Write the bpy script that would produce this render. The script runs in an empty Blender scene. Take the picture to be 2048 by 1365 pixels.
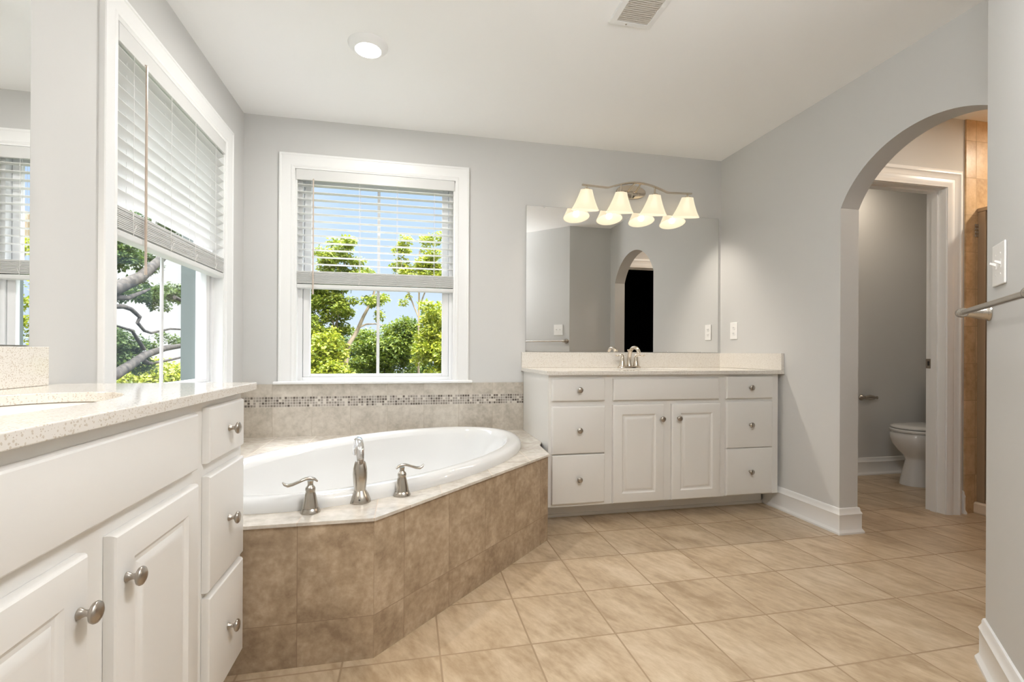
import bpy, bmesh, math, random
from mathutils import Vector, Matrix
PI = math.pi
S = bpy.context.scene
COL = S.collection

# ------------------------------------------------------------------ camera
f_px, roll, pitch, yaw, cy = 959.36, 0.0052, 0.0010, 0.2120, 704.75
HC = 0.981
cam_data = bpy.data.cameras.new('camera')
cam_data.sensor_width = 36.0
cam_data.lens = f_px / 2048 * 36.0
cam_data.shift_y = (cy - 682.5) / 2048
cam_data.clip_start = 0.02
cam = bpy.data.objects.new('camera', cam_data)
COL.objects.link(cam)
c_, s_ = math.cos(yaw), math.sin(yaw)
r = Vector((c_, -s_, 0)); f = Vector((s_, c_, 0)); u = Vector((0, 0, 1))
f, u = f * math.cos(pitch) + u * math.sin(pitch), u * math.cos(pitch) - f * math.sin(pitch)
r, u = r * math.cos(roll) + u * math.sin(roll), u * math.cos(roll) - r * math.sin(roll)
cam.matrix_world = Matrix(((r.x, u.x, -f.x, 0), (r.y, u.y, -f.y, 0), (r.z, u.z, -f.z, HC), (0, 0, 0, 1)))
S.camera = cam

# ------------------------------------------------------------------ world, sun, exposure
S.view_settings.view_transform = 'Standard'
S.view_settings.look = 'None'
S.view_settings.gamma = 1
S.view_settings.use_curve_mapping = False
S.view_settings.exposure = 0.18
S.cycles.use_denoising = True
S.cycles.max_bounces = 12
S.cycles.diffuse_bounces = 7
S.cycles.glossy_bounces = 6
S.cycles.transparent_max_bounces = 24
S.cycles.sample_clamp_indirect = 6.0
S.cycles.caustics_reflective = False
S.cycles.caustics_refractive = False

W = bpy.data.worlds.new('sky'); S.world = W; W.use_nodes = True
wn, wl = W.node_tree.nodes, W.node_tree.links
wn.clear()
w_out = wn.new('ShaderNodeOutputWorld'); w_bg = wn.new('ShaderNodeBackground')
w_tc = wn.new('ShaderNodeTexCoord'); w_sep = wn.new('ShaderNodeSeparateXYZ')
wl.new(w_tc.outputs['Generated'], w_sep.inputs[0])
def wmap(sock, a, b, c, d):
    n = wn.new('ShaderNodeMapRange'); n.inputs[1].default_value = a; n.inputs[2].default_value = b
    n.inputs[3].default_value = c; n.inputs[4].default_value = d; wl.new(sock, n.inputs[0]); return n.outputs[0]
def wmix(fac, a, b):
    n = wn.new('ShaderNodeMix'); n.data_type = 'RGBA'; wl.new(fac, n.inputs[0])
    for i, v in ((6, a), (7, b)):
        if isinstance(v, tuple): n.inputs[i].default_value = v
        else: wl.new(v, n.inputs[i])
    return n.outputs[2]
blue = wmix(wmap(w_sep.outputs['Z'], 0.0, 0.45, 0, 1), (0.70, 0.82, 0.98, 1), (0.40, 0.62, 1.0, 1))
hazy = wmix(wmap(w_sep.outputs['X'], -0.12, -0.34, 0, 1), blue, (0.93, 0.96, 0.96, 1))
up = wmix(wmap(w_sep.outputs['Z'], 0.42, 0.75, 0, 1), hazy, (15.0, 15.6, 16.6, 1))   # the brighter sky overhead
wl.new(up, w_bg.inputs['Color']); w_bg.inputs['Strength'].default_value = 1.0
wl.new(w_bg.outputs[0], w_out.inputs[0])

sun_d = bpy.data.lights.new('sun', 'SUN'); sun_d.energy = 3.2; sun_d.angle = 0.02; sun_d.color = (1.0, 0.95, 0.84)
sun = bpy.data.objects.new('sun', sun_d); COL.objects.link(sun)
sun.rotation_euler = Vector((-0.55, 0.75, -1.0)).to_track_quat('-Z', 'Y').to_euler()

# ------------------------------------------------------------------ room measures (metres)
XL, XR, YB, H = -0.994, 2.305, 3.218, 2.44
XH = 2.425            # hall side of the arch wall
YH = 2.318            # hall wall with the door of the toilet room
YS = 1.12             # south wall of the hall
P0 = (1.802, 1.177)   # outer corner of the diagonal wall
DECK = 0.45

# ------------------------------------------------------------------ mesh helpers
class MB:
    def __init__(self): self.v = []; self.f = []
    def add(self, vs, fs):
        n = len(self.v); self.v += [tuple(p) for p in vs]; self.f += [tuple(i + n for i in q) for q in fs]; return self
    def box(self, x0, y0, z0, x1, y1, z1):
        x0, x1 = min(x0, x1), max(x0, x1); y0, y1 = min(y0, y1), max(y0, y1); z0, z1 = min(z0, z1), max(z0, z1)
        return self.add([(x0, y0, z0), (x1, y0, z0), (x1, y1, z0), (x0, y1, z0), (x0, y0, z1), (x1, y0, z1), (x1, y1, z1), (x0, y1, z1)],
                        [(0, 3, 2, 1), (4, 5, 6, 7), (0, 1, 5, 4), (1, 2, 6, 5), (2, 3, 7, 6), (3, 0, 4, 7)])
    def loft(self, loops, cap0=True, cap1=True, closed=True):
        n = len(loops[0]); vs = [p for l in loops for p in l]; fs = []
        for k in range(len(loops) - 1):
            for i in range(n if closed else n - 1):
                j = (i + 1) % n
                fs.append((k * n + i, k * n + j, (k + 1) * n + j, (k + 1) * n + i))
        if cap0: fs.append(tuple(range(n))[::-1])
        if cap1: fs.append(tuple(range((len(loops) - 1) * n, len(loops) * n)))
        return self.add(vs, fs)
    def lathe(self, prof, o=(0, 0, 0), axis='z', seg=24, cap0=True, cap1=True, sx=1, sy=1):
        loops = []
        for (rr, h) in prof:
            l = []
            for i in range(seg):
                a = 2 * PI * i / seg; ca, sa = rr * math.cos(a) * sx, rr * math.sin(a) * sy
                if axis == 'z': p = (ca, sa, h)
                elif axis == '-z': p = (ca, -sa, -h)
                elif axis == '-y': p = (ca, -h, sa)
                elif axis == '+y': p = (-ca, h, sa)
                elif axis == '+x': p = (h, ca, sa)
                else: p = (-h, -ca, sa)
                l.append((p[0] + o[0], p[1] + o[1], p[2] + o[2]))
            loops.append(l)
        return self.loft(loops, cap0, cap1)
    def prism(self, poly, z0, z1):
        return self.loft([[(x, y, z0) for x, y in poly], [(x, y, z1) for x, y in poly]])
    def tube(self, path, radii, seg=12, squash=1.0):
        path = [Vector(p) for p in path]
        if not hasattr(radii, '__len__'): radii = [radii] * len(path)
        loops = []; up = None
        for i, p in enumerate(path):
            t = (path[min(i + 1, len(path) - 1)] - path[max(i - 1, 0)]).normalized()
            if up is None:
                up = Vector((0, 0, 1)) if abs(t.z) < 0.9 else Vector((1, 0, 0))
            sd = t.cross(up)
            if sd.length < 1e-6: sd = t.cross(Vector((0, 1, 0)))
            sd.normalize(); n = sd.cross(t).normalized(); up = n
            loops.append([tuple(p + sd * radii[i] * math.cos(2 * PI * k / seg) + n * radii[i] * squash * math.sin(2 * PI * k / seg)) for k in range(seg)])
        return self.loft(loops)
    def sweep(self, path, prof):
        """profile (d, z) swept along a plan path, d to the right of travel, mitred corners"""
        P = [Vector((p[0], p[1])) for p in path]; n = len(P); loops = []
        for i in range(n):
            d0 = (P[i] - P[i - 1]).normalized() if i > 0 else None
            d1 = (P[i + 1] - P[i]).normalized() if i < n - 1 else None
            n0 = Vector((d0.y, -d0.x)) if d0 else None; n1 = Vector((d1.y, -d1.x)) if d1 else None
            if n0 is None: m = n1
            elif n1 is None: m = n0
            else:
                m = (n0 + n1); m = m / max(0.2, m.dot(n0))
            loops.append([(P[i].x + m.x * d, P[i].y + m.y * d, z) for d, z in prof])
        return self.loft(loops)
    def build(self, name, mat, parent=None, smooth=None, bevel=0, local=False, seg=2, normals=True):
        if parent is not None and not local:
            w = parent['_o']; self.v = [(x - w[0], y - w[1], z - w[2]) for x, y, z in self.v]
        me = bpy.data.meshes.new(name); me.from_pydata(self.v, [], self.f); me.update()
        if normals:
            bm = bmesh.new(); bm.from_mesh(me); bmesh.ops.recalc_face_normals(bm, faces=bm.faces[:]); bm.to_mesh(me); bm.free()
        o = bpy.data.objects.new(name, me); COL.objects.link(o)
        if mat is not None: me.materials.append(mat)
        if parent is not None: o.parent = parent
        if bevel:
            b = o.modifiers.new('bevel', 'BEVEL'); b.width = bevel; b.segments = seg; b.limit_method = 'ANGLE'; b.angle_limit = 0.6
        if smooth is not None:
            for p in me.polygons: p.use_smooth = True
            me.set_sharp_from_angle(angle=math.radians(smooth))
        o['_o'] = tuple(parent['_o']) if parent is not None and not local else (0.0, 0.0, 0.0)
        return o

def thing(name, label, cat, loc=(0, 0, 0), rotz=0, group=None):
    o = bpy.data.objects.new(name, None); COL.objects.link(o)
    o.location = loc; o.rotation_euler = (0, 0, rotz); o.empty_display_size = 0.05
    o['label'] = label; o['category'] = cat; o['_o'] = tuple(loc)
    if group: o['group'] = group
    return o
def tag(o, label=None, cat=None, group=None, kind=None):
    if label: o['label'] = label
    if cat: o['category'] = cat
    if group: o['group'] = group
    if kind: o['kind'] = kind
    return o
def struct(o): o['kind'] = 'structure'; return o
def struct_empty(name, loc=(0, 0, 0)):
    o = bpy.data.objects.new(name, None); COL.objects.link(o); o.location = loc; o['_o'] = tuple(loc); o['kind'] = 'structure'
    o.empty_display_size = 0.05
    return o
def fill_with_hole(mb, outer, inner, z0, z1):
    """flat slab outer loop minus inner loop between z0 and z1"""
    bm = bmesh.new()
    def ring(pts):
        vs = [bm.verts.new((x, y, z1)) for x, y in pts]
        return [bm.edges.new((vs[i], vs[(i + 1) % len(vs)])) for i in range(len(vs))]
    e = ring(outer) + ring(inner)
    g = bmesh.ops.triangle_fill(bm, use_beauty=True, use_dissolve=False, edges=e)
    faces = [x for x in bm.faces]
    ex = bmesh.ops.extrude_face_region(bm, geom=faces)
    vs = [x for x in ex['geom'] if isinstance(x, bmesh.types.BMVert)]
    for v in vs: v.co.z = z0
    bm.verts.index_update()
    mb.add([tuple(v.co) for v in bm.verts], [tuple(v.index for v in fc.verts) for fc in bm.faces])
    bm.free(); return mb
def ellipse(cx, cy_, a, b, ang=0, n=64, z=None, p=2.0):
    out = []
    for i in range(n):
        t = 2 * PI * i / n; ct, st = math.cos(t), math.sin(t)
        x = a * math.copysign(abs(ct) ** (2 / p), ct); y = b * math.copysign(abs(st) ** (2 / p), st)
        X = cx + x * math.cos(ang) - y * math.sin(ang); Y = cy_ + x * math.sin(ang) + y * math.cos(ang)
        out.append((X, Y) if z is None else (X, Y, z))
    return out

# ------------------------------------------------------------------ materials
def mat_new(name):
    m = bpy.data.materials.new(name); m.use_nodes = True
    return m, m.node_tree.nodes, m.node_tree.links, m.node_tree.nodes['Principled BSDF']
def plain(name, col, rough=0.5, metal=0.0, bump=0.0, bscale=300, spec=0.5, coat=0.0, var=0.0):
    m, n, l, b = mat_new(name)
    b.inputs['Base Color'].default_value = (*col, 1); b.inputs['Roughness'].default_value = rough
    b.inputs['Metallic'].default_value = metal; b.inputs['Specular IOR Level'].default_value = spec
    b.inputs['Coat Weight'].default_value = coat
    if bump or var:
        tc = n.new('ShaderNodeNewGeometry'); no = n.new('ShaderNodeTexNoise'); no.inputs['Scale'].default_value = bscale
        no.inputs['Detail'].default_value = 3; l.new(tc.outputs['Position'], no.inputs['Vector'])
        if bump:
            bp = n.new('ShaderNodeBump'); bp.inputs['Strength'].default_value = bump; bp.inputs['Distance'].default_value = 0.002
            l.new(no.outputs['Fac'], bp.inputs['Height']); l.new(bp.outputs[0], b.inputs['Normal'])
        if var:
            mx = n.new('ShaderNodeMix'); mx.data_type = 'RGBA'; l.new(no.outputs['Fac'], mx.inputs[0])
            mx.inputs[6].default_value = (*[c * (1 - var) for c in col], 1); mx.inputs[7].default_value = (*[min(1, c * (1 + var)) for c in col], 1)
            l.new(mx.outputs[2], b.inputs['Base Color'])
    return m
def M_(n, op, a=None, b=None, c=None, l=None):
    x = n.new('ShaderNodeMath'); x.operation = op
    for i, v in enumerate((a, b, c)):
        if v is None: continue
        if isinstance(v, (int, float)): x.inputs[i].default_value = v
        else: l.new(v, x.inputs[i])
    return x.outputs[0]
def tile(name, cols, axes, size, off, grout, gw=0.004, rough=0.35, nscale=6.0, stretch=(1, 1, 1), rot=0.0, obj=False, tilevar=0.15, bump=0.25, spots=0.0):
    """stone tile laid on a grid; axes are the two coordinates the grid runs on"""
    m, n, l, b = mat_new(name)
    if obj:
        tc = n.new('ShaderNodeTexCoord'); pos = tc.outputs['Object']
    else:
        tc = n.new('ShaderNodeNewGeometry'); pos = tc.outputs['Position']
    sp = n.new('ShaderNodeSeparateXYZ'); l.new(pos, sp.inputs[0])
    cells = []; mask = None
    for k in (0, 1):
        c = sp.outputs['XYZ'.index(axes[k])]
        t = M_(n, 'DIVIDE', M_(n, 'SUBTRACT', c, off[k], l=l), size[k], l=l)
        fr = M_(n, 'FRACT', t, l=l); cells.append(M_(n, 'FLOOR', t, l=l))
        d = M_(n, 'MULTIPLY', M_(n, 'MINIMUM', fr, M_(n, 'SUBTRACT', 1.0, fr, l=l), l=l), size[k], l=l)
        g = M_(n, 'LESS_THAN', d, gw / 2, l=l)
        mask = g if mask is None else M_(n, 'MAXIMUM', mask, g, l=l)
    cm = n.new('ShaderNodeCombineXYZ'); l.new(cells[0], cm.inputs[0]); l.new(cells[1], cm.inputs[1])
    wh = n.new('ShaderNodeTexWhiteNoise'); wh.noise_dimensions = '3D'; l.new(cm.outputs[0], wh.inputs['Vector'])
    mp = n.new('ShaderNodeMapping'); mp.inputs['Scale'].default_value = stretch
    vr = n.new('ShaderNodeVectorRotate'); vr.rotation_type = 'Z_AXIS'; vr.inputs['Angle'].default_value = rot
    ad = n.new('ShaderNodeVectorMath'); ad.operation = 'MULTIPLY_ADD'
    l.new(wh.outputs['Color'], ad.inputs[0]); ad.inputs[1].default_value = (7, 7, 7); l.new(pos, ad.inputs[2])
    l.new(ad.outputs[0], vr.inputs['Vector']); l.new(vr.outputs[0], mp.inputs['Vector'])
    n1 = n.new('ShaderNodeTexNoise'); n1.inputs['Scale'].default_value = nscale; n1.inputs['Detail'].default_value = 7; n1.inputs['Roughness'].default_value = 0.62; n1.inputs['Distortion'].default_value = 0.6
    n2 = n.new('ShaderNodeTexNoise'); n2.inputs['Scale'].default_value = nscale * 6; n2.inputs['Detail'].default_value = 7; n2.inputs['Roughness'].default_value = 0.6
    l.new(mp.outputs[0], n1.inputs['Vector']); l.new(mp.outputs[0], n2.inputs['Vector'])
    v = M_(n, 'ADD', M_(n, 'MULTIPLY', n1.outputs['Fac'], 0.58, l=l), M_(n, 'MULTIPLY', n2.outputs['Fac'], 0.42, l=l), l=l)
    v = M_(n, 'ADD', v, M_(n, 'MULTIPLY', M_(n, 'SUBTRACT', wh.outputs['Value'], 0.5, l=l), tilevar, l=l), l=l)
    cr = n.new('ShaderNodeValToRGB'); e = cr.color_ramp.elements
    e[0].position = 0.36; e[0].color = (*cols[0], 1); e[1].position = 0.64; e[1].color = (*cols[2], 1)
    x = e.new(0.5); x.color = (*cols[1], 1)
    l.new(v, cr.inputs[0])
    mx = n.new('ShaderNodeMix'); mx.data_type = 'RGBA'; l.new(mask, mx.inputs[0]); l.new(cr.outputs[0], mx.inputs[6]); mx.inputs[7].default_value = (*grout, 1)
    l.new(mx.outputs[2], b.inputs['Base Color'])
    rg = M_(n, 'ADD', M_(n, 'MULTIPLY', mask, 0.4, l=l), rough, l=l); l.new(rg, b.inputs['Roughness'])
    bp = n.new('ShaderNodeBump'); bp.inputs['Strength'].default_value = bump; bp.inputs['Distance'].default_value = 0.002
    hh = M_(n, 'SUBTRACT', M_(n, 'MULTIPLY', n2.outputs['Fac'], 0.35, l=l), mask, l=l)
    l.new(hh, bp.inputs['Height']); l.new(bp.outputs[0], b.inputs['Normal'])
    return m
def mosaic_mat():
    m, n, l, b = mat_new('glass_mosaic')
    tc = n.new('ShaderNodeNewGeometry'); sp = n.new('ShaderNodeSeparateXYZ'); l.new(tc.outputs['Position'], sp.inputs[0])
    cells = []; mask = None; pit = 0.01625
    hor = M_(n, 'ADD', sp.outputs[0], sp.outputs[1], l=l)
    for k, c in enumerate((hor, sp.outputs[2])):
        t = M_(n, 'DIVIDE', M_(n, 'SUBTRACT', c, (0.002, 0.6345)[k], l=l), pit, l=l)
        fr = M_(n, 'FRACT', t, l=l); cells.append(M_(n, 'FLOOR', t, l=l))
        d = M_(n, 'MINIMUM', fr, M_(n, 'SUBTRACT', 1.0, fr, l=l), l=l)
        g = M_(n, 'LESS_THAN', d, 0.085, l=l); mask = g if mask is None else M_(n, 'MAXIMUM', mask, g, l=l)
    cm = n.new('ShaderNodeCombineXYZ'); l.new(cells[0], cm.inputs[0]); l.new(cells[1], cm.inputs[1])
    wh = n.new('ShaderNodeTexWhiteNoise'); wh.noise_dimensions = '2D'; l.new(cm.outputs[0], wh.inputs['Vector'])
    cr = n.new('ShaderNodeValToRGB'); cr.color_ramp.interpolation = 'CONSTANT'; e = cr.color_ramp.elements
    e[0].position = 0; e[0].color = (0.115, 0.098, 0.082, 1); e[1].position = 0.17; e[1].color = (0.22, 0.19, 0.165, 1)
    for p, c in ((0.42, (0.30, 0.27, 0.24, 1)), (0.70, (0.37, 0.335, 0.295, 1)), (0.90, (0.58, 0.54, 0.48, 1))):
        x = e.new(p); x.color = c
    l.new(wh.outputs['Value'], cr.inputs[0])
    mx = n.new('ShaderNodeMix'); mx.data_type = 'RGBA'; l.new(mask, mx.inputs[0]); l.new(cr.outputs[0], mx.inputs[6]); mx.inputs[7].default_value = (0.58, 0.54, 0.48, 1)
    l.new(mx.outputs[2], b.inputs['Base Color']); l.new(M_(n, 'ADD', M_(n, 'MULTIPLY', mask, 0.5, l=l), 0.15, l=l), b.inputs['Roughness'])
    return m
def quartz_mat():
    m, n, l, b = mat_new('speckled_quartz')
    tc = n.new('ShaderNodeNewGeometry')
    def sp(scale, lo, hi):
        v = n.new('ShaderNodeTexVoronoi'); v.inputs['Scale'].default_value = scale; l.new(tc.outputs['Position'], v.inputs['Vector'])
        w = n.new('ShaderNodeSeparateColor'); l.new(v.outputs['Color'], w.inputs[0])
        a = M_(n, 'LESS_THAN', v.outputs['Distance'], 0.34, l=l); c = M_(n, 'GREATER_THAN', w.outputs[0], hi, l=l)
        return M_(n, 'MULTIPLY', a, c, l=l)
    base = (0.73, 0.70, 0.65, 1)
    def mix(fac, a, colr):
        mx = n.new('ShaderNodeMix'); mx.data_type = 'RGBA'; l.new(fac, mx.inputs[0])
        if isinstance(a, tuple): mx.inputs[6].default_value = a
        else: l.new(a, mx.inputs[6])
        mx.inputs[7].default_value = colr; return mx.outputs[2]
    c = mix(sp(170, 0, 0.62), base, (0.58, 0.52, 0.44, 1)); c = mix(sp(330, 0, 0.68), c, (0.50, 0.44, 0.37, 1)); c = mix(sp(240, 0, 0.75), c, (0.82, 0.79, 0.74, 1))
    l.new(c, b.inputs['Base Color']); b.inputs['Roughness'].default_value = 0.08
    return m
def glass_mat(name, tint=(1, 1, 1), refl=0.07):
    m, n, l, b = mat_new(name); n.remove(b)
    t = n.new('ShaderNodeBsdfTransparent'); t.inputs[0].default_value = (*tint, 1)
    g = n.new('ShaderNodeBsdfGlossy'); g.inputs['Roughness'].default_value = 0.0
    lw = n.new('ShaderNodeLayerWeight'); lw.inputs['Blend'].default_value = 0.5
    fac = M_(n, 'ADD', M_(n, 'MULTIPLY', M_(n, 'POWER', lw.outputs['Facing'], 5.0, l=l), 0.55, l=l), refl * 0.15, l=l)
    mx = n.new('ShaderNodeMixShader'); l.new(fac, mx.inputs[0]); l.new(t.outputs[0], mx.inputs[1]); l.new(g.outputs[0], mx.inputs[2])
    l.new(mx.outputs[0], n['Material Output'].inputs[0]); return m
def emit(name, col, st):
    m, n, l, b = mat_new(name); n.remove(b); e = n.new('ShaderNodeEmission'); e.inputs[0].default_value = (*col, 1); e.inputs[1].default_value = st
    l.new(e.outputs[0], n['Material Output'].inputs[0]); return m
def shade_mat():
    m, n, l, b = mat_new('frosted_shade_glass')
    b.inputs['Base Color'].default_value = (0.30, 0.27, 0.22, 1); b.inputs['Roughness'].default_value = 0.35
    b.inputs['Emission Color'].default_value = (1.0, 0.87, 0.64, 1); b.inputs['Emission Strength'].default_value = 0.72
    t = n.new('ShaderNodeBsdfTransparent'); t.inputs[0].default_value = (1.0, 0.94, 0.84, 1)
    mx = n.new('ShaderNodeMixShader'); mx.inputs[0].default_value = 0.25
    l.new(b.outputs[0], mx.inputs[1]); l.new(t.outputs[0], mx.inputs[2]); l.new(mx.outputs[0], n['Material Output'].inputs[0]); return m
def leaf_mat(name, cols):
    m, n, l, b = mat_new(name)
    g = n.new('ShaderNodeNewGeometry'); cr = n.new('ShaderNodeValToRGB'); e = cr.color_ramp.elements
    e[0].color = (*cols[0], 1); e[1].color = (*cols[2], 1); x = e.new(0.5); x.color = (*cols[1], 1)
    l.new(g.outputs['Random Per Island'], cr.inputs[0]); l.new(cr.outputs[0], b.inputs['Base Color']); b.inputs['Roughness'].default_value = 0.5
    t = n.new('ShaderNodeBsdfTranslucent'); l.new(cr.outputs[0], t.inputs[0])
    mx = n.new('ShaderNodeMixShader'); mx.inputs[0].default_value = 0.35
    l.new(b.outputs[0], mx.inputs[1]); l.new(t.outputs[0], mx.inputs[2]); l.new(mx.outputs[0], n['Material Output'].inputs[0]); return m
def bark_mat(name, a, b2):
    m, n, l, b = mat_new(name)
    tc = n.new('ShaderNodeTexCoord'); no = n.new('ShaderNodeTexNoise'); no.inputs['Scale'].default_value = 14; no.inputs['Detail'].default_value = 6
    mp = n.new('ShaderNodeMapping'); mp.inputs['Scale'].default_value = (1, 1, 0.3); l.new(tc.outputs['Object'], mp.inputs[0]); l.new(mp.outputs[0], no.inputs['Vector'])
    cr = n.new('ShaderNodeValToRGB'); cr.color_ramp.elements[0].color = (*a, 1); cr.color_ramp.elements[1].color = (*b2, 1)
    cr.color_ramp.elements[0].position = 0.35; cr.color_ramp.elements[1].position = 0.65
    l.new(no.outputs['Fac'], cr.inputs[0]); l.new(cr.outputs[0], b.inputs['Base Color']); b.inputs['Roughness'].default_value = 0.9
    bp = n.new('ShaderNodeBump'); bp.inputs['Strength'].default_value = 0.6; bp.inputs['Distance'].default_value = 0.02; l.new(no.outputs['Fac'], bp.inputs['Height']); l.new(bp.outputs[0], b.inputs['Normal']); return m

WALL = plain('grey_wall_paint', (0.60, 0.598, 0.585), 0.75, bump=0.05, bscale=500, spec=0.3)
CEIL = plain('white_ceiling_paint', (0.91, 0.912, 0.905), 0.85, bump=0.04, bscale=400, spec=0.2)
TRIM = plain('white_gloss_trim', (0.82, 0.825, 0.82), 0.32)
VINYL = plain('white_vinyl', (0.78, 0.785, 0.79), 0.35)
VINYL_OUT = plain('grey_green_vinyl', (0.13, 0.155, 0.148), 0.5)
CAB = plain('cream_white_cabinet_paint', (0.76, 0.747, 0.718), 0.30)
CAB_DARK = plain('cabinet_shadow_board', (0.55, 0.52, 0.48), 0.5)
QUARTZ = quartz_mat()
PORC = plain('white_porcelain', (0.70, 0.70, 0.69), 0.06, coat=0.3)
BISCUIT = plain('biscuit_porcelain', (0.66, 0.57, 0.46), 0.1)
NICKEL = plain('brushed_nickel', (0.50, 0.465, 0.415), 0.25, metal=1.0)
NICKEL_L = plain('polished_nickel', (0.64, 0.57, 0.48), 0.16, metal=1.0)
CHROME = plain('chrome', (0.86, 0.86, 0.87), 0.06, metal=1.0)
KNOB = plain('antique_nickel', (0.44, 0.40, 0.355), 0.28, metal=1.0)
BRONZE = plain('champagne_metal_frame', (0.40, 0.30, 0.20), 0.42, metal=0.35)
MIRROR = plain('mirror_silver', (0.94, 0.945, 0.94), 0.0, metal=1.0)
MIRROR_EDGE = plain('mirror_edge', (0.33, 0.33, 0.31), 0.3, metal=0.5)
BLACK = plain('unlit_closet_black', (0.004, 0.004, 0.004), 0.9, spec=0.05)  # darkness of the unlit closet put into the wall colour
DARKP = plain('dark_plastic', (0.03, 0.028, 0.026), 0.5)
PLATE = plain('white_plastic', (0.84, 0.83, 0.81), 0.35)
SLAT = plain('white_blind_slat', (0.82, 0.82, 0.81), 0.4)
_t = SLAT.node_tree.nodes.new('ShaderNodeBsdfTranslucent'); _t.inputs[0].default_value = (0.85, 0.85, 0.83, 1)
_m = SLAT.node_tree.nodes.new('ShaderNodeMixShader'); _m.inputs[0].default_value = 0.24
SLAT.node_tree.links.new(SLAT.node_tree.nodes['Principled BSDF'].outputs[0], _m.inputs[1]); SLAT.node_tree.links.new(_t.outputs[0], _m.inputs[2])
SLAT.node_tree.links.new(_m.outputs[0], SLAT.node_tree.nodes['Material Output'].inputs[0])
CORD = plain('white_cord', (0.78, 0.77, 0.75), 0.7)
WAND = plain('clear_brown_wand', (0.52, 0.43, 0.36), 0.25)
GLASS = glass_mat('window_glass')
SHOWER_GLASS = glass_mat('bronze_tinted_glass', (0.55, 0.47, 0.38), 0.1)
FLOOR = tile('beige_floor_tile', [(0.305, 0.215, 0.128), (0.44, 0.335, 0.22), (0.565, 0.455, 0.325)], 'XY', (0.3036, 0.3036), (0.1042, 2.1702), (0.30, 0.215, 0.135), gw=0.006, rough=0.33, nscale=4.5, stretch=(0.6, 1.5, 1), rot=-1.97, tilevar=0.03)
STONE_F = tile('brown_apron_tile_front', [(0.235, 0.165, 0.105), (0.36, 0.27, 0.18), (0.49, 0.385, 0.275)], 'XZ', (0.2300, 0.313), (-0.105, 0.137), (0.25, 0.18, 0.12), gw=0.0022, rough=0.4, nscale=7, tilevar=0.06)
STONE_D = tile('brown_apron_tile_side', [(0.235, 0.165, 0.105), (0.36, 0.27, 0.18), (0.49, 0.385, 0.275)], 'XZ', (0.2365, 0.313), (0.132, 0.137), (0.25, 0.18, 0.12), gw=0.0022, rough=0.4, nscale=7, obj=True, tilevar=0.06)
STONE_T = tile('pale_deck_tile', [(0.44, 0.395, 0.335), (0.58, 0.535, 0.47), (0.70, 0.655, 0.59)], 'XY', (0.2300, 0.3300), (-0.105, 1.70), (0.48, 0.40, 0.32), gw=0.003, rough=0.22, nscale=5, tilevar=0.06)
STONE_W = tile('grey_beige_wall_tile', [(0.37, 0.33, 0.275), (0.50, 0.455, 0.39), (0.61, 0.565, 0.495)], 'XZ', (0.2300, 2.0), (-0.132, 0.2), (0.44, 0.39, 0.32), gw=0.003, rough=0.35, nscale=6, tilevar=0.05)
STONE_WL = tile('grey_beige_wall_tile_left', [(0.37, 0.33, 0.275), (0.50, 0.455, 0.39), (0.61, 0.565, 0.495)], 'YZ', (0.2300, 2.0), (3.2, 0.2), (0.44, 0.39, 0.32), gw=0.003, rough=0.35, nscale=6, tilevar=0.05)
SHOWER_T = tile('tan_shower_tile', [(0.42, 0.275, 0.145), (0.56, 0.385, 0.215), (0.66, 0.475, 0.29)], 'XZ', (0.2300, 0.2300), (3.443, 0.009), (0.45, 0.32, 0.19), gw=0.004, rough=0.35, nscale=5, tilevar=0.08)
SHOWER_TY = tile('tan_shower_tile_side', [(0.42, 0.275, 0.145), (0.56, 0.385, 0.215), (0.66, 0.475, 0.29)], 'YZ', (0.2300, 0.2300), (2.3, 0.009), (0.45, 0.32, 0.19), gw=0.004, rough=0.35, nscale=5, tilevar=0.08)
CREAM = plain('cream_marble_curb', (0.72, 0.60, 0.46), 0.25)
MOSAIC = mosaic_mat()
SHADE = shade_mat()
BULB = emit('lit_bulb', (1.0, 0.94, 0.84), 3.0)
DOME = emit('added_fill_glow', (0.985, 0.99, 1.0), 48.0)  # glow of the added fill bowl
LENS = emit('lit_lens', (1.0, 0.97, 0.91), 14.0)
GROUND = plain('lawn', (0.07, 0.08, 0.055), 0.9, var=0.3, bscale=3)
HOUSE_OUT = plain('pale_siding', (0.62, 0.62, 0.60), 0.7)

# ------------------------------------------------------------------ shell
struct(MB().box(-1.25, -1.2, -0.10, 4.65, 3.45, 0.0).build('floor', FLOOR))
struct(MB().box(-1.25, -1.2, H, 4.65, 3.45, H + 0.12).build('ceiling', CEIL))
OW = (-0.699, 0.299); OZ = (0.795, 2.127)     # opening in the back wall
LW = (1.907, 2.907)                            # opening in the left wall (y)
T = 0.20
b = MB(); b.box(XL - T, YB, 0, OW[0], YB + T, H); b.box(OW[1], YB, 0, 4.60, YB + T, H)
b.box(OW[0], YB, 0, OW[1], YB + T, OZ[0]); b.box(OW[0], YB, OZ[1], OW[1], YB + T, H)
struct(b.build('wall_back', WALL))
b = MB(); b.box(XL - T, -1.1, 0, XL, LW[0], H); b.box(XL - T, LW[1], 0, XL, YB, H)
b.box(XL - T, LW[0], 0, XL, LW[1], OZ[0]); b.box(XL - T, LW[0], OZ[1], XL, LW[1], H)
struct(b.build('wall_left', WALL))
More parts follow.
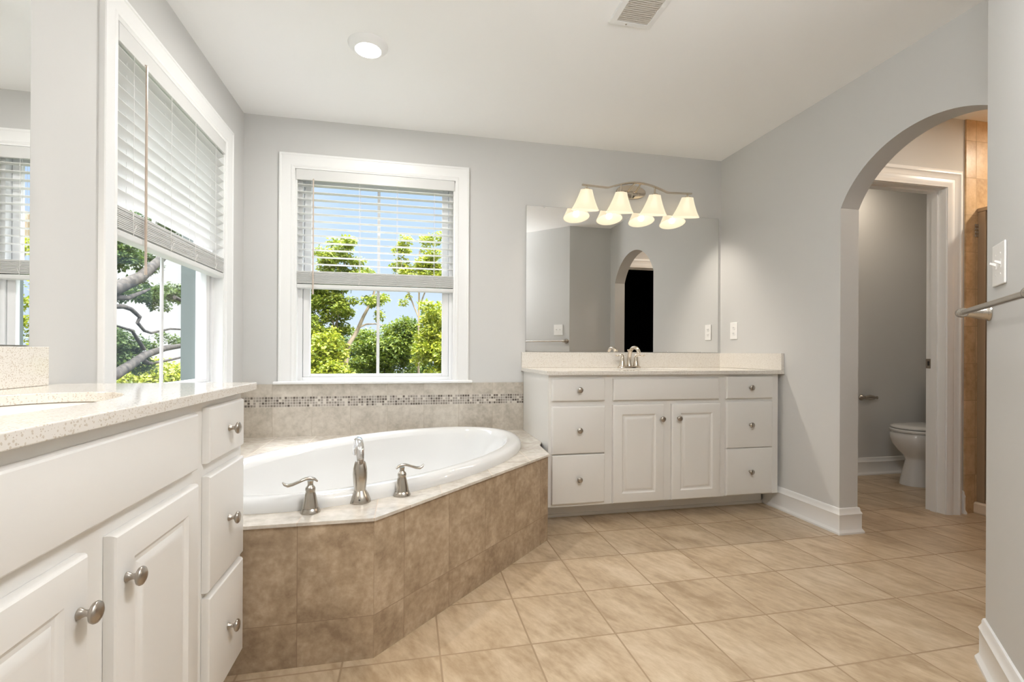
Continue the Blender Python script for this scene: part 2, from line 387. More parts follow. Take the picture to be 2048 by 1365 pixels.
# arch wall
A0, A1, AS, AR = 1.300, 2.186, 1.78, 0.284
hw = (A1 - A0) / 2; rad = (hw * hw + AR * AR) / (2 * AR); cz = AS + AR - rad; cyy = (A0 + A1) / 2
a_max = math.asin(hw / rad); arc = []
NA = 40
for i in range(NA + 1):
    a = -a_max + 2 * a_max * i / NA; arc.append((cyy + rad * math.sin(a), cz + rad * math.cos(a)))
b = MB()
b.box(XR, A1, 0, XH, YB, H); b.box(XR, YS, 0, XH, A0, H)
top = [(XR, y, z) for y, z in arc]; n = len(arc)
vs = [(XR, y, z) for y, z in arc] + [(XR, y, H) for y, z in arc] + [(XH, y, z) for y, z in arc] + [(XH, y, H) for y, z in arc]
fs = []
for i in range(n - 1):
    fs += [(i, i + 1, n + i + 1, n + i), (2 * n + i, 3 * n + i, 3 * n + i + 1, 2 * n + i + 1), (i, 2 * n + i, 2 * n + i + 1, i + 1), (n + i, n + i + 1, 3 * n + i + 1, 3 * n + i)]
b.add(vs, fs)
struct(b.build('wall_right', WALL, smooth=20))
DE = (0.0, -0.625)
b = MB(); nx, ny = 0.0849, -0.0849
b.prism([P0, DE, (DE[0] + nx, DE[1] + ny), (P0[0] + 0.0, P0[1] - 0.17)], 0, H)
struct(b.build('wall_diagonal', WALL))
struct(MB().box(P0[0], P0[1] - 0.12, 0, XR, P0[1], H).build('wall_corner', WALL))
struct(MB().box(XL - T, -0.80, 0, DE[0] + 0.1, -0.625, H).build('wall_south', WALL))
# hall, toilet room, shower alcove, closet
DX = (2.53, 3.235); DZ = 2.02
b = MB(); b.box(XH, YH, 0, DX[0], YH + 0.112, H); b.box(DX[1], YH, 0, 4.50, YH + 0.112, H); b.box(DX[0], YH, DZ, DX[1], YH + 0.112, H)
struct(b.build('wall_hall_north', WALL))
CX = (2.47, 3.25)
b = MB(); b.box(XH - 0.12, YS - 0.11, 0, CX[0], YS, H); b.box(CX[1], YS - 0.11, 0, 4.50, YS, H); b.box(CX[0], YS - 0.11, DZ, CX[1], YS, H)
struct(b.build('wall_hall_south', WALL))
struct(MB().box(4.38, YS, 0, 4.50, YH, H).build('wall_shower_end', WALL))
struct(MB().box(4.40, YH + 0.112, 0, 4.50, YB, H).build('wall_toilet_end', WALL))
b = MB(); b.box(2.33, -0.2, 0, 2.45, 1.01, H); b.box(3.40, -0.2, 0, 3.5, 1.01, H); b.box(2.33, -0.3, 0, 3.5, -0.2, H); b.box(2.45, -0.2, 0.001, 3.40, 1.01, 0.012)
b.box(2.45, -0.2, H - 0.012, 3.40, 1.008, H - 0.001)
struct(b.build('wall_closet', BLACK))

# ------------------------------------------------------------------ baseboards
BB = [(0, 0), (0.024, 0), (0.024, 0.010), (0.016, 0.022), (0.014, 0.026), (0.014, 0.100), (0.0165, 0.106), (0.0135, 0.112), (0.009, 0.122), (0.009, 0.130), (0.006, 0.138), (0, 0.140)]
struct(MB().sweep([(XR, 2.752), (XR, A1), (XH, A1), (XH, YH)], BB).build('baseboard_right', TRIM, smooth=30))
struct(MB().sweep([(XH, YS), (XH, A0), (XR, A0), (XR, P0[1]), P0, DE], BB).build('baseboard_diagonal', TRIM, smooth=30))
struct(MB().sweep([(4.40, YB), (XH, YB)][::-1], BB).build('baseboard_toilet', TRIM, smooth=30))
struct(MB().sweep([(XL, DE[1]), (XL, 0.09)], BB).build('baseboard_left', TRIM, smooth=30))
struct(MB().sweep([(DX[1] + 0.115, YH), (3.362, YH)], BB).build('baseboard_hall', TRIM, smooth=30))
struct(MB().sweep([(DE[0] - 0.03, DE[1]), (XL + 0.03, DE[1])], BB).build('baseboard_south', TRIM, smooth=30))

# ------------------------------------------------------------------ windows
CAS = [(0, 0), (0, 0.016), (0.004, 0.019), (0.012, 0.019), (0.016, 0.016), (0.06, 0.012), (0.068, 0.010), (0.074, 0.013), (0.080, 0.013), (0.086, 0.008), (0.092, 0.006), (0.092, 0)]
def casing_loops(x0, x1, z0, z1, wd):
    """mitred three-sided casing around an opening, local x along the wall, -y into the room"""
    loops = []
    for (px, pz, mx, mz) in ((x0, z0, -1, 0), (x0, z1, -1, 1), (x1, z1, 1, 1), (x1, z0, 1, 0)):
        loops.append([(px + mx * (wd - d * wd / 0.092), -t, pz + mz * (wd - d * wd / 0.092)) for d, t in CAS])
    return loops
def make_window(name, loc, rotz, label):
    w = struct_empty(name, loc); w.rotation_euler = (0, 0, rotz); w['label'] = label
    x0, x1, z0, z1 = -0.499, 0.499, OZ[0], OZ[1]
    B = lambda m: m
    MB().loft(casing_loops(x0, x1, z0, z1, 0.092)).build('window_casing', TRIM, w, local=True, smooth=30)
    MB().box(x0 - 0.118, -0.034, z0 - 0.018, x1 + 0.118, 0.0, z0).box(x0, 0, z0 - 0.017, x1, 0.045, z0 + 0.001).build('window_sill', TRIM, w, local=True, bevel=0.006)
    m = MB(); m.box(x0, 0, z0, x0 + 0.012, 0.045, z1); m.box(x1 - 0.012, 0, z0, x1, 0.045, z1); m.box(x0, 0, z1 - 0.012, x1, 0.045, z1)
    m.build('window_jamb', TRIM, w, local=True)
    m = MB(); fr = 0.036
    m.box(x0, 0.045, z0, x0 + fr, 0.125, z1); m.box(x1 - fr, 0.045, z0, x1, 0.125, z1); m.box(x0 + fr, 0.045, z0, x1 - fr, 0.125, z0 + 0.022); m.box(x0 + fr, 0.045, z1 - 0.03, x1 - fr, 0.125, z1)
    m.build('window_frame', VINYL, w, local=True, bevel=0.002)
    m = MB(); m.box(x0 - 0.02, 0.125, z0 - 0.03, x0 + 0.022, 0.20, z1 + 0.03); m.box(x1 - 0.022, 0.125, z0 - 0.03, x1 + 0.02, 0.20, z1 + 0.03); m.box(x0 + 0.022, 0.125, z0 - 0.03, x1 - 0.022, 0.20, z0 + 0.010); m.box(x0 + 0.022, 0.125, z1 - 0.02, x1 - 0.022, 0.20, z1 + 0.03)
    m.build('exterior_frame', VINYL_OUT, w, local=True)
    zm = 1.462
    for (ya, za, zb_, nm) in ((0.055, z0 + 0.022, zm + 0.02, 'lower_sash'), (0.088, zm - 0.02, z1 - 0.03, 'upper_sash')):
        xa, xb, st, rb, rt = x0 + 0.0385, x1 - 0.0385, 0.042, 0.020, 0.034
        m = MB(); m.box(xa, ya, za, xa + st, ya + 0.032, zb_); m.box(xb - st, ya, za, xb, ya + 0.032, zb_); m.box(xa + st, ya, za, xb - st, ya + 0.032, za + rb); m.box(xa + st, ya, zb_ - rt, xb - st, ya + 0.032, zb_)
        sash = m.build(nm, VINYL, w, local=True, bevel=0.003)
        sash['_o'] = (0, 0, 0)
        MB().box(xa + st - 0.003, ya + 0.014, za + rb - 0.003, xb - st + 0.003, ya + 0.018, zb_ - rt + 0.003).build('glass_pane', GLASS, sash, local=True)
        MB().box(-0.0095, ya + 0.020, za + rb, 0.0095, ya + 0.027, zb_ - rt).build('muntin', VINYL, sash, local=True)
    return w
make_window('window_1', ((OW[0] + OW[1]) / 2, YB, 0), 0, 'white cased double-hung window above the tub, trees behind')
make_window('window_2', (XL, (LW[0] + LW[1]) / 2, 0), PI / 2, 'white cased double-hung window in the left wall beside the near vanity')

def make_blind(loc, rotz, label, tilt, wand_x, wand_z, wand_mat):
    t = thing('window_blind', label, 'window blind', loc, rotz)
    x0, x1 = -0.490, 0.490
    m = MB(); m.box(x0 - 0.004, -0.008, 2.058, x1 + 0.004, 0.004, 2.124); m.box(x0 - 0.004, 0.004, 2.072, x0 + 0.004, 0.040, 2.12); m.box(x1 - 0.004, 0.004, 2.072, x1 + 0.004, 0.04, 2.12)
    m.build('valance', SLAT, t, local=True, bevel=0.002)
    MB().box(x0, 0.006, 2.068, x1, 0.042, 2.113).build('headrail', SLAT, t, local=True)
    yc, hwid, th = 0.020, 0.0245, 0.0028
    first = None
    zs = [2.032 - 0.0452 * k for k in range(12)]
    for z in zs:
        if first is None:
            ca, sa = math.cos(tilt), math.sin(tilt); prof = []
            for s in (-1, -0.5, 0, 0.5, 1):
                prof.append((s * hwid, 0.0022 * (1 - s * s) + th / 2))
            for s in (1, 0.5, 0, -0.5, -1):
                prof.append((s * hwid, 0.0022 * (1 - s * s) - th / 2))
            l0 = [(x0, yc + a * ca - b2 * sa, a * sa + b2 * ca) for a, b2 in prof]; l1 = [(x1, q[1], q[2]) for q in l0]
            first = MB().loft([l0, l1]).build('slat', SLAT, t, local=True, smooth=40)
            first.location.z = z
        else:
            o = first.copy(); COL.objects.link(o); o.parent = t; o.location.z = z
    zst = 1.486; first = None
    for k in range(12):
        z = zst - 0.0066 * k
        if first is None:
            first = MB().box(x0, yc - hwid, -0.0022, x1, yc + hwid, 0.0022).build('stacked_slat', SLAT, t, local=True, bevel=0.001, seg=1)
            first.location.z = z
        else:
            o = first.copy(); COL.objects.link(o); o.parent = t; o.location.z = z; o.location.y = random.Random(k).uniform(-0.0015, 0.0015)
    MB().box(x0, yc - hwid - 0.001, 1.379, x1, yc + hwid + 0.001, 1.405).build('bottom_rail', SLAT, t, local=True, bevel=0.006, seg=3)
    for x in (-0.40, -0.115, 0.12, 0.36):
        m = MB()
        for dy in (-0.027, 0.027):
            m.tube([(x, yc + dy, 2.07), (x, yc + dy, 1.40)], 0.0008, 5)
        m.tube([(x + 0.006, yc, 2.07), (x + 0.006, yc, 1.40)], 0.0008, 5)
        m.tube([(x, yc - 0.027, 1.49), (x - 0.012, yc - 0.031, 1.46), (x + 0.01, yc - 0.032, 1.44), (x, yc - 0.028, 1.41)], 0.0012, 5)
        m.build('ladder_cord', CORD, t, local=True)
    m = MB(); m.tube([(wand_x, -0.014, 2.062), (wand_x, -0.014, wand_z)], [0.0042, 0.0046], 8); m.lathe([(0.0055, 0), (0.0055, 0.03), (0.003, 0.034)], (wand_x, -0.014, wand_z - 0.03), 'z', 8)
    m.tube([(wand_x, -0.004, 2.068), (wand_x, -0.014, 2.066), (wand_x, -0.014, 2.055)], 0.002, 6)
    m.build('tilt_wand', wand_mat, t, local=True, smooth=40)
    return t
make_blind(((OW[0] + OW[1]) / 2, YB, 0), 0, 'white slatted blind half lowered with open slats over the tub window', 0.02, -0.39, 1.37, WAND)
make_blind((XL, (LW[0] + LW[1]) / 2, 0), PI / 2, 'white slatted blind half lowered with closed slats on the left wall window', -0.50, -0.33, 1.30, WAND)

# ------------------------------------------------------------------ tub surround, tub, tile border
deck = thing('tub_surround', 'brown tiled tub deck with an angled apron between the two vanities', 'tub surround', (0, 2.4, 0))
C0, C1, C2 = (-0.105, 1.595), (0.716, 2.416), (0.766, 2.60)
TA, TB_, TC = 0.905, 0.528, (-0.095, 2.443)
outer = [(XL + 0.003, 1.595), C0, C1, (0.745, 2.603), (0.757, 2.655), (0.757, 2.74), (0.762, 2.745), (0.762, YB - 0.003), (XL + 0.003, YB - 0.003)]
outer = [(XL + 0.003, 1.589), (C0[0] + 0.002, 1.589), (C1[0] + 0.007, C1[1] - 0.003), (0.737, 2.66), (0.7725, 2.745), (0.7725, YB - 0.003), (XL + 0.003, YB - 0.003)]
fill_with_hole(MB(), outer, ellipse(*TC, TA - 0.05, TB_ - 0.05, PI / 4, 72), DECK - 0.010, DECK).build('deck_top', STONE_T, deck, bevel=0.0)
MB().box(XL + 0.003, 1.595, 0, C0[0], 1.610, DECK - 0.010).build('front_apron', STONE_F, deck)
ap = MB(); L = math.hypot(C1[0] - C0[0], C1[1] - C0[1])
ap.box(0, 0, 0, L, 0.015, DECK - 0.010)
o = ap.build('angled_apron', STONE_D, deck, local=True); o.location = (C0[0], C0[1] - 2.4, 0); o.rotation_euler = (0, 0, PI / 4)
MB().prism([(C1[0], C1[1]), (C1[0] - 0.015, C1[1]), (0.722, 2.66), (0.738, 2.66)], 0, DECK - 0.010).build('end_apron', STONE_F, deck)
tub = thing('bathtub', 'white oval drop-in bathtub set diagonally in the tiled deck', 'bathtub', (TC[0], TC[1], DECK))
prof = [(0.000, 0.4495), (-0.001, 0.462), (0.004, 0.478), (0.014, 0.489), (0.030, 0.4945), (0.055, 0.495), (0.075, 0.491), (0.088, 0.480), (0.097, 0.462), (0.106, 0.43), (0.125, 0.34), (0.150, 0.22), (0.185, 0.13), (0.225, 0.09), (0.29, 0.075), (0.40, 0.072)]
loops = []
for off, z in prof:
    k = max(0.0, off - 0.10)
    loops.append(ellipse(TC[0], TC[1], TA - off - k * 0.5, max(0.03, TB_ - off), PI / 4, 72, z))
MB().loft(loops[:9], False, False).build('tub_rim', PORC, tub, smooth=60)
MB().loft(loops[8:], False, True).build('tub_basin', PORC, tub, smooth=60)
MB().lathe([(0.030, 0), (0.030, 0.006), (0.022, 0.009)], (TC[0] - 0.25, TC[1] - 0.25, 0.0725), 'z').build('drain', CHROME, tub, smooth=40)

bs = thing('tile_backsplash', 'grey beige tile border with a mosaic strip behind the tub', 'tile backsplash', (-0.1, YB, DECK))
MB().box(XL + 0.0105, YB - 0.010, DECK, 0.7725, YB - 0.0006, 0.634).build('lower_tiles', STONE_W, bs)
MB().box(XL + 0.0105, YB - 0.009, 0.634, 0.7725, YB - 0.0006, 0.6995).build('mosaic_band', MOSAIC, bs)
MB().box(XL + 0.0105, YB - 0.010, 0.6995, 0.7725, YB - 0.0006, 0.777).build('upper_tiles', STONE_W, bs)
bs = thing('tile_backsplash', 'tile border with a mosaic strip on the left wall beside the tub', 'tile backsplash', (XL, 2.4, DECK))
MB().box(XL, 1.645, DECK, XL + 0.010, YB, 0.634).build('lower_tiles', STONE_WL, bs)
MB().box(XL, 1.645, 0.6995, XL + 0.010, YB, 0.777).build('upper_tiles', STONE_WL, bs)
MB().box(XL, 1.645, 0.634, XL + 0.009, YB, 0.6995).build('mosaic_band', MOSAIC, bs)

def lever_handle(pos, label, ang, k=1.0):
    t = thing('tub_faucet_handle', label, 'faucet handle', pos, ang, 'lever handles on the tub deck')
    MB().lathe([(0.0315, 0), (0.0315, 0.004), (0.028, 0.012), (0.0255, 0.016)], (0, 0, 0), 'z', 32).build('base_ring', NICKEL, t, local=True, smooth=40)
    MB().lathe([(0.025, 0.0165), (0.0215, 0.040), (0.0165, 0.062), (0.0145, 0.068), (0.0158, 0.074), (0.0158, 0.080), (0.0125, 0.086), (0.0095, 0.088), (0.0085, 0.094), (0.010, 0.104)], (0, 0, 0), 'z', 32).build('stem', NICKEL, t, local=True, smooth=50)
    pts = [(-0.022, 0, 0.100), (-0.012, 0, 0.109), (0.0, 0, 0.1125), (0.016, 0, 0.111), (0.034, 0, 0.104), (0.054, 0, 0.096), (0.068, 0, 0.0935), (0.078, 0, 0.098), (0.084, 0, 0.106)]
    MB().tube(pts, [0.004, 0.0072, 0.009, 0.0085, 0.008, 0.0085, 0.0095, 0.0075, 0.003], 14, 0.62).build('lever', NICKEL, t, local=True, smooth=60)
    return t
lever_handle((-0.315, 1.689, DECK), 'nickel lever handle on the tub deck nearest the left vanity', PI + 0.15)
lever_handle((-0.022, 1.824, DECK), 'nickel lever handle on the tub deck to the right of the spout', 0.32)
sp = thing('tub_spout', 'brushed nickel arched tub spout between two lever handles', 'faucet', (-0.166, 1.774, DECK), 1.78)
sp.scale = (1, 1, 0.86)
MB().lathe([(0.0375, 0), (0.0375, 0.006), (0.033, 0.020), (0.029, 0.032), (0.021, 0.046), (0.0195, 0.050)], (0, 0, 0), 'z', 32).build('base', NICKEL, sp, local=True, smooth=40)
MB().lathe([(0.0195, 0.050), (0.0225, 0.075), (0.0245, 0.100), (0.0250, 0.115), (0.0235, 0.138), (0.019, 0.160), (0.0165, 0.166)], (0, 0, 0), 'z', 32).build('body', NICKEL, sp, local=True, smooth=40)
pts = [(0, 0, 0.165), (0.0, 0, 0.185)]
for i in range(11):
    a = PI - PI * 1.02 * i / 10; pts.append((0.055 + 0.055 * math.cos(a), 0, 0.195 + 0.048 * math.sin(a)))
pts.append((0.112, 0, 0.170))
MB().tube(pts, [0.0145] * 4 + [0.014] * 4 + [0.0135] * 4 + [0.0145, 0.0145], 18).build('spout_tube', CHROME, sp, local=True, smooth=60)
MB().lathe([(0.006, 0), (0.007, 0.012), (0.010, 0.014), (0.010, 0.020), (0.004, 0.022)], (-0.0195, 0, 0.160), 'z', 16).build('diverter_knob', KNOB, sp, local=True, smooth=40)
MB().lathe([(0.003, 0), (0.003, 0.004)], (-0.0320, 0.006, 0.018), '-x', 12).build('set_screw', DARKP, sp, local=True)

# ------------------------------------------------------------------ vanities
KM = None
def knob(parent, x, z, t):
    global KM
    if KM is None:
        KM = MB().lathe([(0.0085, 0), (0.0085, 0.0025), (0.0060, 0.006), (0.0048, 0.010), (0.0052, 0.014), (0.010, 0.0165), (0.0150, 0.0195), (0.0162, 0.0225), (0.0150, 0.0255), (0.0105, 0.0280), (0.004, 0.0292)], (0, 0, 0), '-y', 24).build('knob', KNOB, parent, local=True, smooth=50)
        o = KM
    else:
        o = KM.copy(); COL.objects.link(o); o.parent = parent
    o.location = (x, -t, z); return o
def rect(x0, x1, z0, z1, off, y): return [(x0 + off, y, z0 + off), (x1 - off, y, z0 + off), (x1 - off, y, z1 - off), (x0 + off, y, z1 - off)]
def front(name, par, x0, x1, z0, z1, raised=False, t=0.019):
    ls = [rect(x0, x1, z0, z1, 0, -0.0005), rect(x0, x1, z0, z1, 0, -t + 0.008), rect(x0, x1, z0, z1, 0.002, -t + 0.0035), rect(x0, x1, z0, z1, 0.005, -t + 0.001), rect(x0, x1, z0, z1, 0.009, -t)]
    if raised:
        q = 0.056
        for o, y in ((q, -t), (q + 0.004, -t + 0.004), (q + 0.009, -t + 0.0065), (q + 0.016, -t + 0.0065), (q + 0.024, -t + 0.002), (q + 0.030, -t + 0.0008), (q + 0.034, -t + 0.0008)):
            ls.append(rect(x0, x1, z0, z1, o, y))
    return MB().loft(ls, False, True).build(name, CAB, par, local=True, smooth=25)
def make_vanity(loc, rotz, label, Wd, depth, zt, toe, stacks, false, doors, knobs_d, side_vis):
    v = thing('vanity_cabinet', label, 'cabinet', loc, rotz)
    m = MB(); m.box(0, 0, toe, Wd, depth, zt); m.box(0.0, 0.15, 0.0, Wd - 0.0, depth, toe)
    m.build('carcass', CAB, v, local=True)
    m = MB(); m.box(0.002, 0.140, 0.0, Wd - 0.002, 0.1495, toe); m.box(0.002, 0.132, 0.0, Wd - 0.002, 0.140, 0.018); m.build('toe_kick', CAB, v, local=True)
    for (x0, x1, zz) in stacks:
        for (z0, z1) in zz:
            d = front('drawer', v, x0, x1, z0, z1); knob(d, (x0 + x1) / 2, (z0 + z1) / 2, 0.019)
    front('false_front', v, *false)
    for (x0, x1, z0, z1, kx, kz) in doors:
        d = front('door', v, x0, x1, z0, z1, True); knob(d, kx, kz, 0.019)
    return v
make_vanity((0.7735, 2.608, 0), 0, 'white painted vanity cabinet under the wall mirror on the far wall', 1.5065, 0.606, 0.8535, 0.1045,
    [(0.0175, 0.3355, ((0.707, 0.834), (0.406, 0.676), (0.122, 0.401))), (1.1285, 1.4545, ((0.705, 0.842), (0.400, 0.686), (0.111, 0.398)))],
    (0.3875, 1.0775, 0.705, 0.832),
    [(0.3855, 0.7105, 0.108, 0.680, 0.6915, 0.594), (0.7605, 1.0875, 0.107, 0.680, 0.8005, 0.595)], None, True)
make_vanity((-0.492, 0.095, 0), PI / 2, 'white painted vanity cabinet in the left foreground beside the tub', 1.485, 0.499, 0.8595, 0.09,
    [(1.207, 1.457, ((0.705, 0.842), (0.388, 0.674), (0.102, 0.375))), (0.028, 0.278, ((0.705, 0.842), (0.388, 0.674), (0.102, 0.375)))],
    (0.342, 1.145, 0.705, 0.837),
    [(0.821, 1.148, 0.10, 0.673, 0.852, 0.591), (0.427, 0.756, 0.10, 0.673, 0.729, 0.593)], None, True)

def counter(label, slab, hole, z0, z1, splashes, name='vanity_countertop'):
    x0, y0, x1, y1 = slab
    c = thing(name, label, 'countertop', ((x0 + x1) / 2, (y0 + y1) / 2, z0))
    fill_with_hole(MB(), [(x0, y0), (x1, y0), (x1, y1), (x0, y1)], hole, z0, z1).build('slab', QUARTZ, c, bevel=0.002)
    for nm, bx in splashes: MB().box(*bx).build(nm, QUARTZ, c, bevel=0.0015)
    return c
ZB0, ZB1 = 0.855, 0.878
BSK = (1.51, 2.885, 0.290, 0.160); LSK = (-0.735, 0.985, 0.160, 0.315)
counter('speckled cream countertop on the far vanity with tall backsplash', (0.757, 2.580, XR - 0.001, YB - 0.001), ellipse(*BSK, 0, 56, p=2.3), ZB0, ZB1,
        [('backsplash', (0.757, YB - 0.021, ZB1 + 0.0005, XR - 0.001, YB - 0.001, 0.985)), ('side_splash', (XR - 0.021, 2.585, ZB1 + 0.0005, XR - 0.001, YB - 0.0215, 0.985))])
ZL0, ZL1 = 0.861, 0.884
counter('speckled cream countertop on the near left vanity', (XL + 0.001, 0.08, -0.465, 1.638), ellipse(*LSK, 0, 56, p=2.3), ZL0, ZL1,
        [('backsplash', (XL + 0.001, 0.08, ZL1 + 0.0005, XL + 0.021, 1.568, 0.990))])
def sink(label, e, ztop):
    s = thing('sink', label, 'sink', (e[0], e[1], ztop - 0.13))
    ls = [ellipse(e[0], e[1], e[2] * k + d, e[3] * k + d, 0, 56, ztop + z, 2.3) for k, d, z in ((1, 0.012, 0), (1, 0.003, -0.0005), (1, 0.001, -0.02), (0.93, 0, -0.075), (0.75, 0, -0.115), (0.4, 0, -0.13))]
    MB().loft(ls, False, True).build('basin', BISCUIT, s, smooth=60)
    MB().lathe([(0.02, 0), (0.02, 0.003), (0.012, 0.005)], (e[0], e[1], ztop - 0.1297), 'z', 20).build('drain', CHROME, s, smooth=40)
    return s
sink('white oval undermount sink in the far countertop', BSK, ZB0 - 0.0005)
sink('white oval undermount sink in the near left countertop', LSK, ZL0 - 0.0005)

fa = thing('sink_faucet', 'polished nickel two-handle faucet on the far countertop', 'faucet', (1.507, 3.105, ZB1))
MB().loft([ellipse(0, 0, 0.085 - d, 0.028 - d, 0, 40, z, 2.6) for d, z in ((0, 0), (0, 0.006), (0.003, 0.012), (0.008, 0.014))]).build('base_plate', NICKEL_L, fa, local=True, smooth=40)
for sx in (-1, 1):
    hb = MB().lathe([(0.025, 0.012), (0.022, 0.02), (0.018, 0.045), (0.0145, 0.062), (0.0155, 0.072), (0.012, 0.080), (0.008, 0.084)], (0.052 * sx, 0, 0), 'z', 24).build('handle_base', NICKEL_L, fa, local=True, smooth=50)
    MB().tube([(0.040 * sx, 0, 0.084), (0.052 * sx, 0, 0.092), (0.068 * sx, -0.004, 0.091), (0.088 * sx, -0.008, 0.085), (0.104 * sx, -0.011, 0.086), (0.112 * sx, -0.013, 0.092)], [0.005, 0.008, 0.0075, 0.007, 0.0075, 0.003], 12, 0.6).build('lever', NICKEL_L, fa, local=True, smooth=60)
pts = [(0, 0.0, 0.012), (0, 0.002, 0.04), (0, 0.0, 0.075)]
for i in range(9):
    a = PI * 0.93 - PI * 0.98 * i / 8; pts.append((0, -0.052 - 0.054 * math.cos(a) * -1 * -1, 0.092 + 0.034 * math.sin(a)))
pts = pts[:3] + [(0, -0.006, 0.100), (0, -0.022, 0.122), (0, -0.048, 0.138), (0, -0.080, 0.142), (0, -0.112, 0.136), (0, -0.135, 0.120), (0, -0.143, 0.102)]
MB().tube(pts, [0.020, 0.015, 0.0135, 0.013, 0.0125, 0.012, 0.012, 0.012, 0.0125, 0.013], 18).build('spout', NICKEL_L, fa, local=True, smooth=60)
MB().tube([(0, 0.016, 0.012), (0, 0.016, 0.118)], 0.0025, 8).lathe([(0.003, 0), (0.006, 0.006), (0.0075, 0.013), (0.003, 0.016)], (0, 0.016, 0.115), 'z', 12).build('lift_rod', NICKEL_L, fa, local=True, smooth=40)

# ------------------------------------------------------------------ mirrors
def mirror(label, axis, a0, a1, z0, z1, clips):
    t = thing('wall_mirror', label, 'mirror', ((a0 + a1) / 2, YB, z0) if axis == 'x' else (XL, (a0 + a1) / 2, z0))
    def bx(m, p0, p1, d0, d1, q0, q1):
        if axis == 'x': m.box(p0, YB - d1, q0, p1, YB - d0, q1)
        else: m.box(XL + d0, p0, q0, XL + d1, p1, q1)
        return m
    bx(MB(), a0, a1, 0.0005, 0.0050, z0, z1).build('backing', MIRROR_EDGE, t)
    bx(MB(), a0 + 0.0012, a1 - 0.0012, 0.0050, 0.0056, z0 + 0.0012, z1 - 0.0012).build('mirror_glass', MIRROR, t)
    for (p, z) in clips:
        bx(MB(), p - 0.006, p + 0.006, 0.0056, 0.009, z - 0.005, z + 0.005).build('mirror_clip', CHROME, t, bevel=0.001)
    return t
mirror('wide frameless mirror above the far vanity', 'x', 0.787, 2.282, 0.988, 2.000, [(0.915, 1.996), (2.137, 1.996), (0.913, 0.991), (1.87, 0.991), (2.138, 0.991)])
mirror('frameless mirror on the left wall at the edge of view', 'y', 0.10, 1.520, 0.993, 2.000, [(1.40, 1.996), (1.40, 0.996)])

# ------------------------------------------------------------------ vanity lights
def vanity_light(label, loc, rotz, power):
    t = thing('vanity_light', label, 'wall light', loc, rotz)
    ls = [[(0.114 * k * math.cos(2 * PI * i / 40), y, 0.050 * k * math.sin(2 * PI * i / 40)) for i in range(40)] for k, y in ((1, -0.0005), (1, -0.012), (0.97, -0.018), (0.93, -0.020), (0.3, -0.0225))]
    MB().loft(ls).build('canopy', NICKEL_L, t, local=True, smooth=40)
    path = [(-0.415, -0.12, -0.016), (-0.235, -0.12, -0.022)]
    for i in range(13):
        x = -0.22 + 0.44 * i / 12; path.append((x, -0.12, -0.020 + 0.050 * math.cos(x / 0.22 * PI / 2) ** 1.0))
    path += [(0.235, -0.12, -0.022), (0.415, -0.12, -0.016)]
    m = MB()
    ls = [[(p[0], p[1] + dy, p[2] + dz) for dy, dz in ((-0.008, -0.005), (0.008, -0.005), (0.008, 0.005), (-0.008, 0.005))] for p in path]
    m.loft(ls).build('arm_bar', NICKEL_L, t, local=True, smooth=30)
    MB().tube([(-0.03, -0.025, 0.0), (-0.028, -0.08, 0.02), (-0.02, -0.12, 0.028)], 0.006, 8).tube([(0.03, -0.025, 0.0), (0.028, -0.08, 0.02), (0.02, -0.12, 0.028)], 0.006, 8).build('bracket', NICKEL_L, t, local=True, smooth=50)
    for x in (-0.383, -0.1277, 0.1277, 0.383):
        zt = -0.018 if abs(x) > 0.2 else 0.008
        MB().tube([(x, -0.12, zt), (x, -0.12, -0.046)], 0.0055, 10).lathe([(0.012, -0.036), (0.024, -0.042), (0.024, -0.047)], (x, -0.12, 0), 'z', 20).build('socket', NICKEL_L, t, local=True, smooth=40)
        ou = [(0.040, -0.047), (0.044, -0.062), (0.055, -0.095), (0.069, -0.130), (0.083, -0.160), (0.096, -0.182)]
        inn = [(rr - 0.004, z) for rr, z in ou][::-1]
        sh = MB().lathe(ou + inn, (0, 0, 0.045), 'z', 32, True, True).build('lamp_shade', SHADE, t, local=True, smooth=50)
        sh.location = (x, -0.12, -0.045); sh.rotation_euler = (0.20, 0, 0)
        MB().lathe([(0.010, 0.0), (0.011, -0.02), (0.020, -0.040), (0.025, -0.058), (0.022, -0.074), (0.010, -0.084), (0.002, -0.086)], (0, 0, -0.007), 'z', 20).build('bulb', BULB, sh, local=True, smooth=60)
        ld = bpy.data.lights.new('bulb_light', 'POINT'); ld.energy = power * 0.06; ld.color = (1.0, 0.90, 0.76); ld.shadow_soft_size = 0.022
        lo = bpy.data.objects.new('bulb_light', ld); COL.objects.link(lo); lo.parent = t; lo.location = (x, -0.098, -0.155)
        ld = bpy.data.lights.new('bulb_glow', 'SPOT'); ld.spot_size = 2.3; ld.spot_blend = 0.7; ld.shadow_soft_size = 0.022; ld.energy = power * 2.1; ld.color = (1.0, 0.91, 0.80)
        lo = bpy.data.objects.new('bulb_glow', ld); COL.objects.link(lo); lo.parent = t; lo.location = (x, -0.097, -0.150); lo.rotation_euler = (0.2, 0, 0)
    return t
vanity_light('nickel four-shade vanity light above the far mirror', (1.565, YB, 2.145), 0, 5.0)
vanity_light('nickel four-shade vanity light above the left wall mirror', (XL, 0.62, 2.145), PI / 2, 6.0)

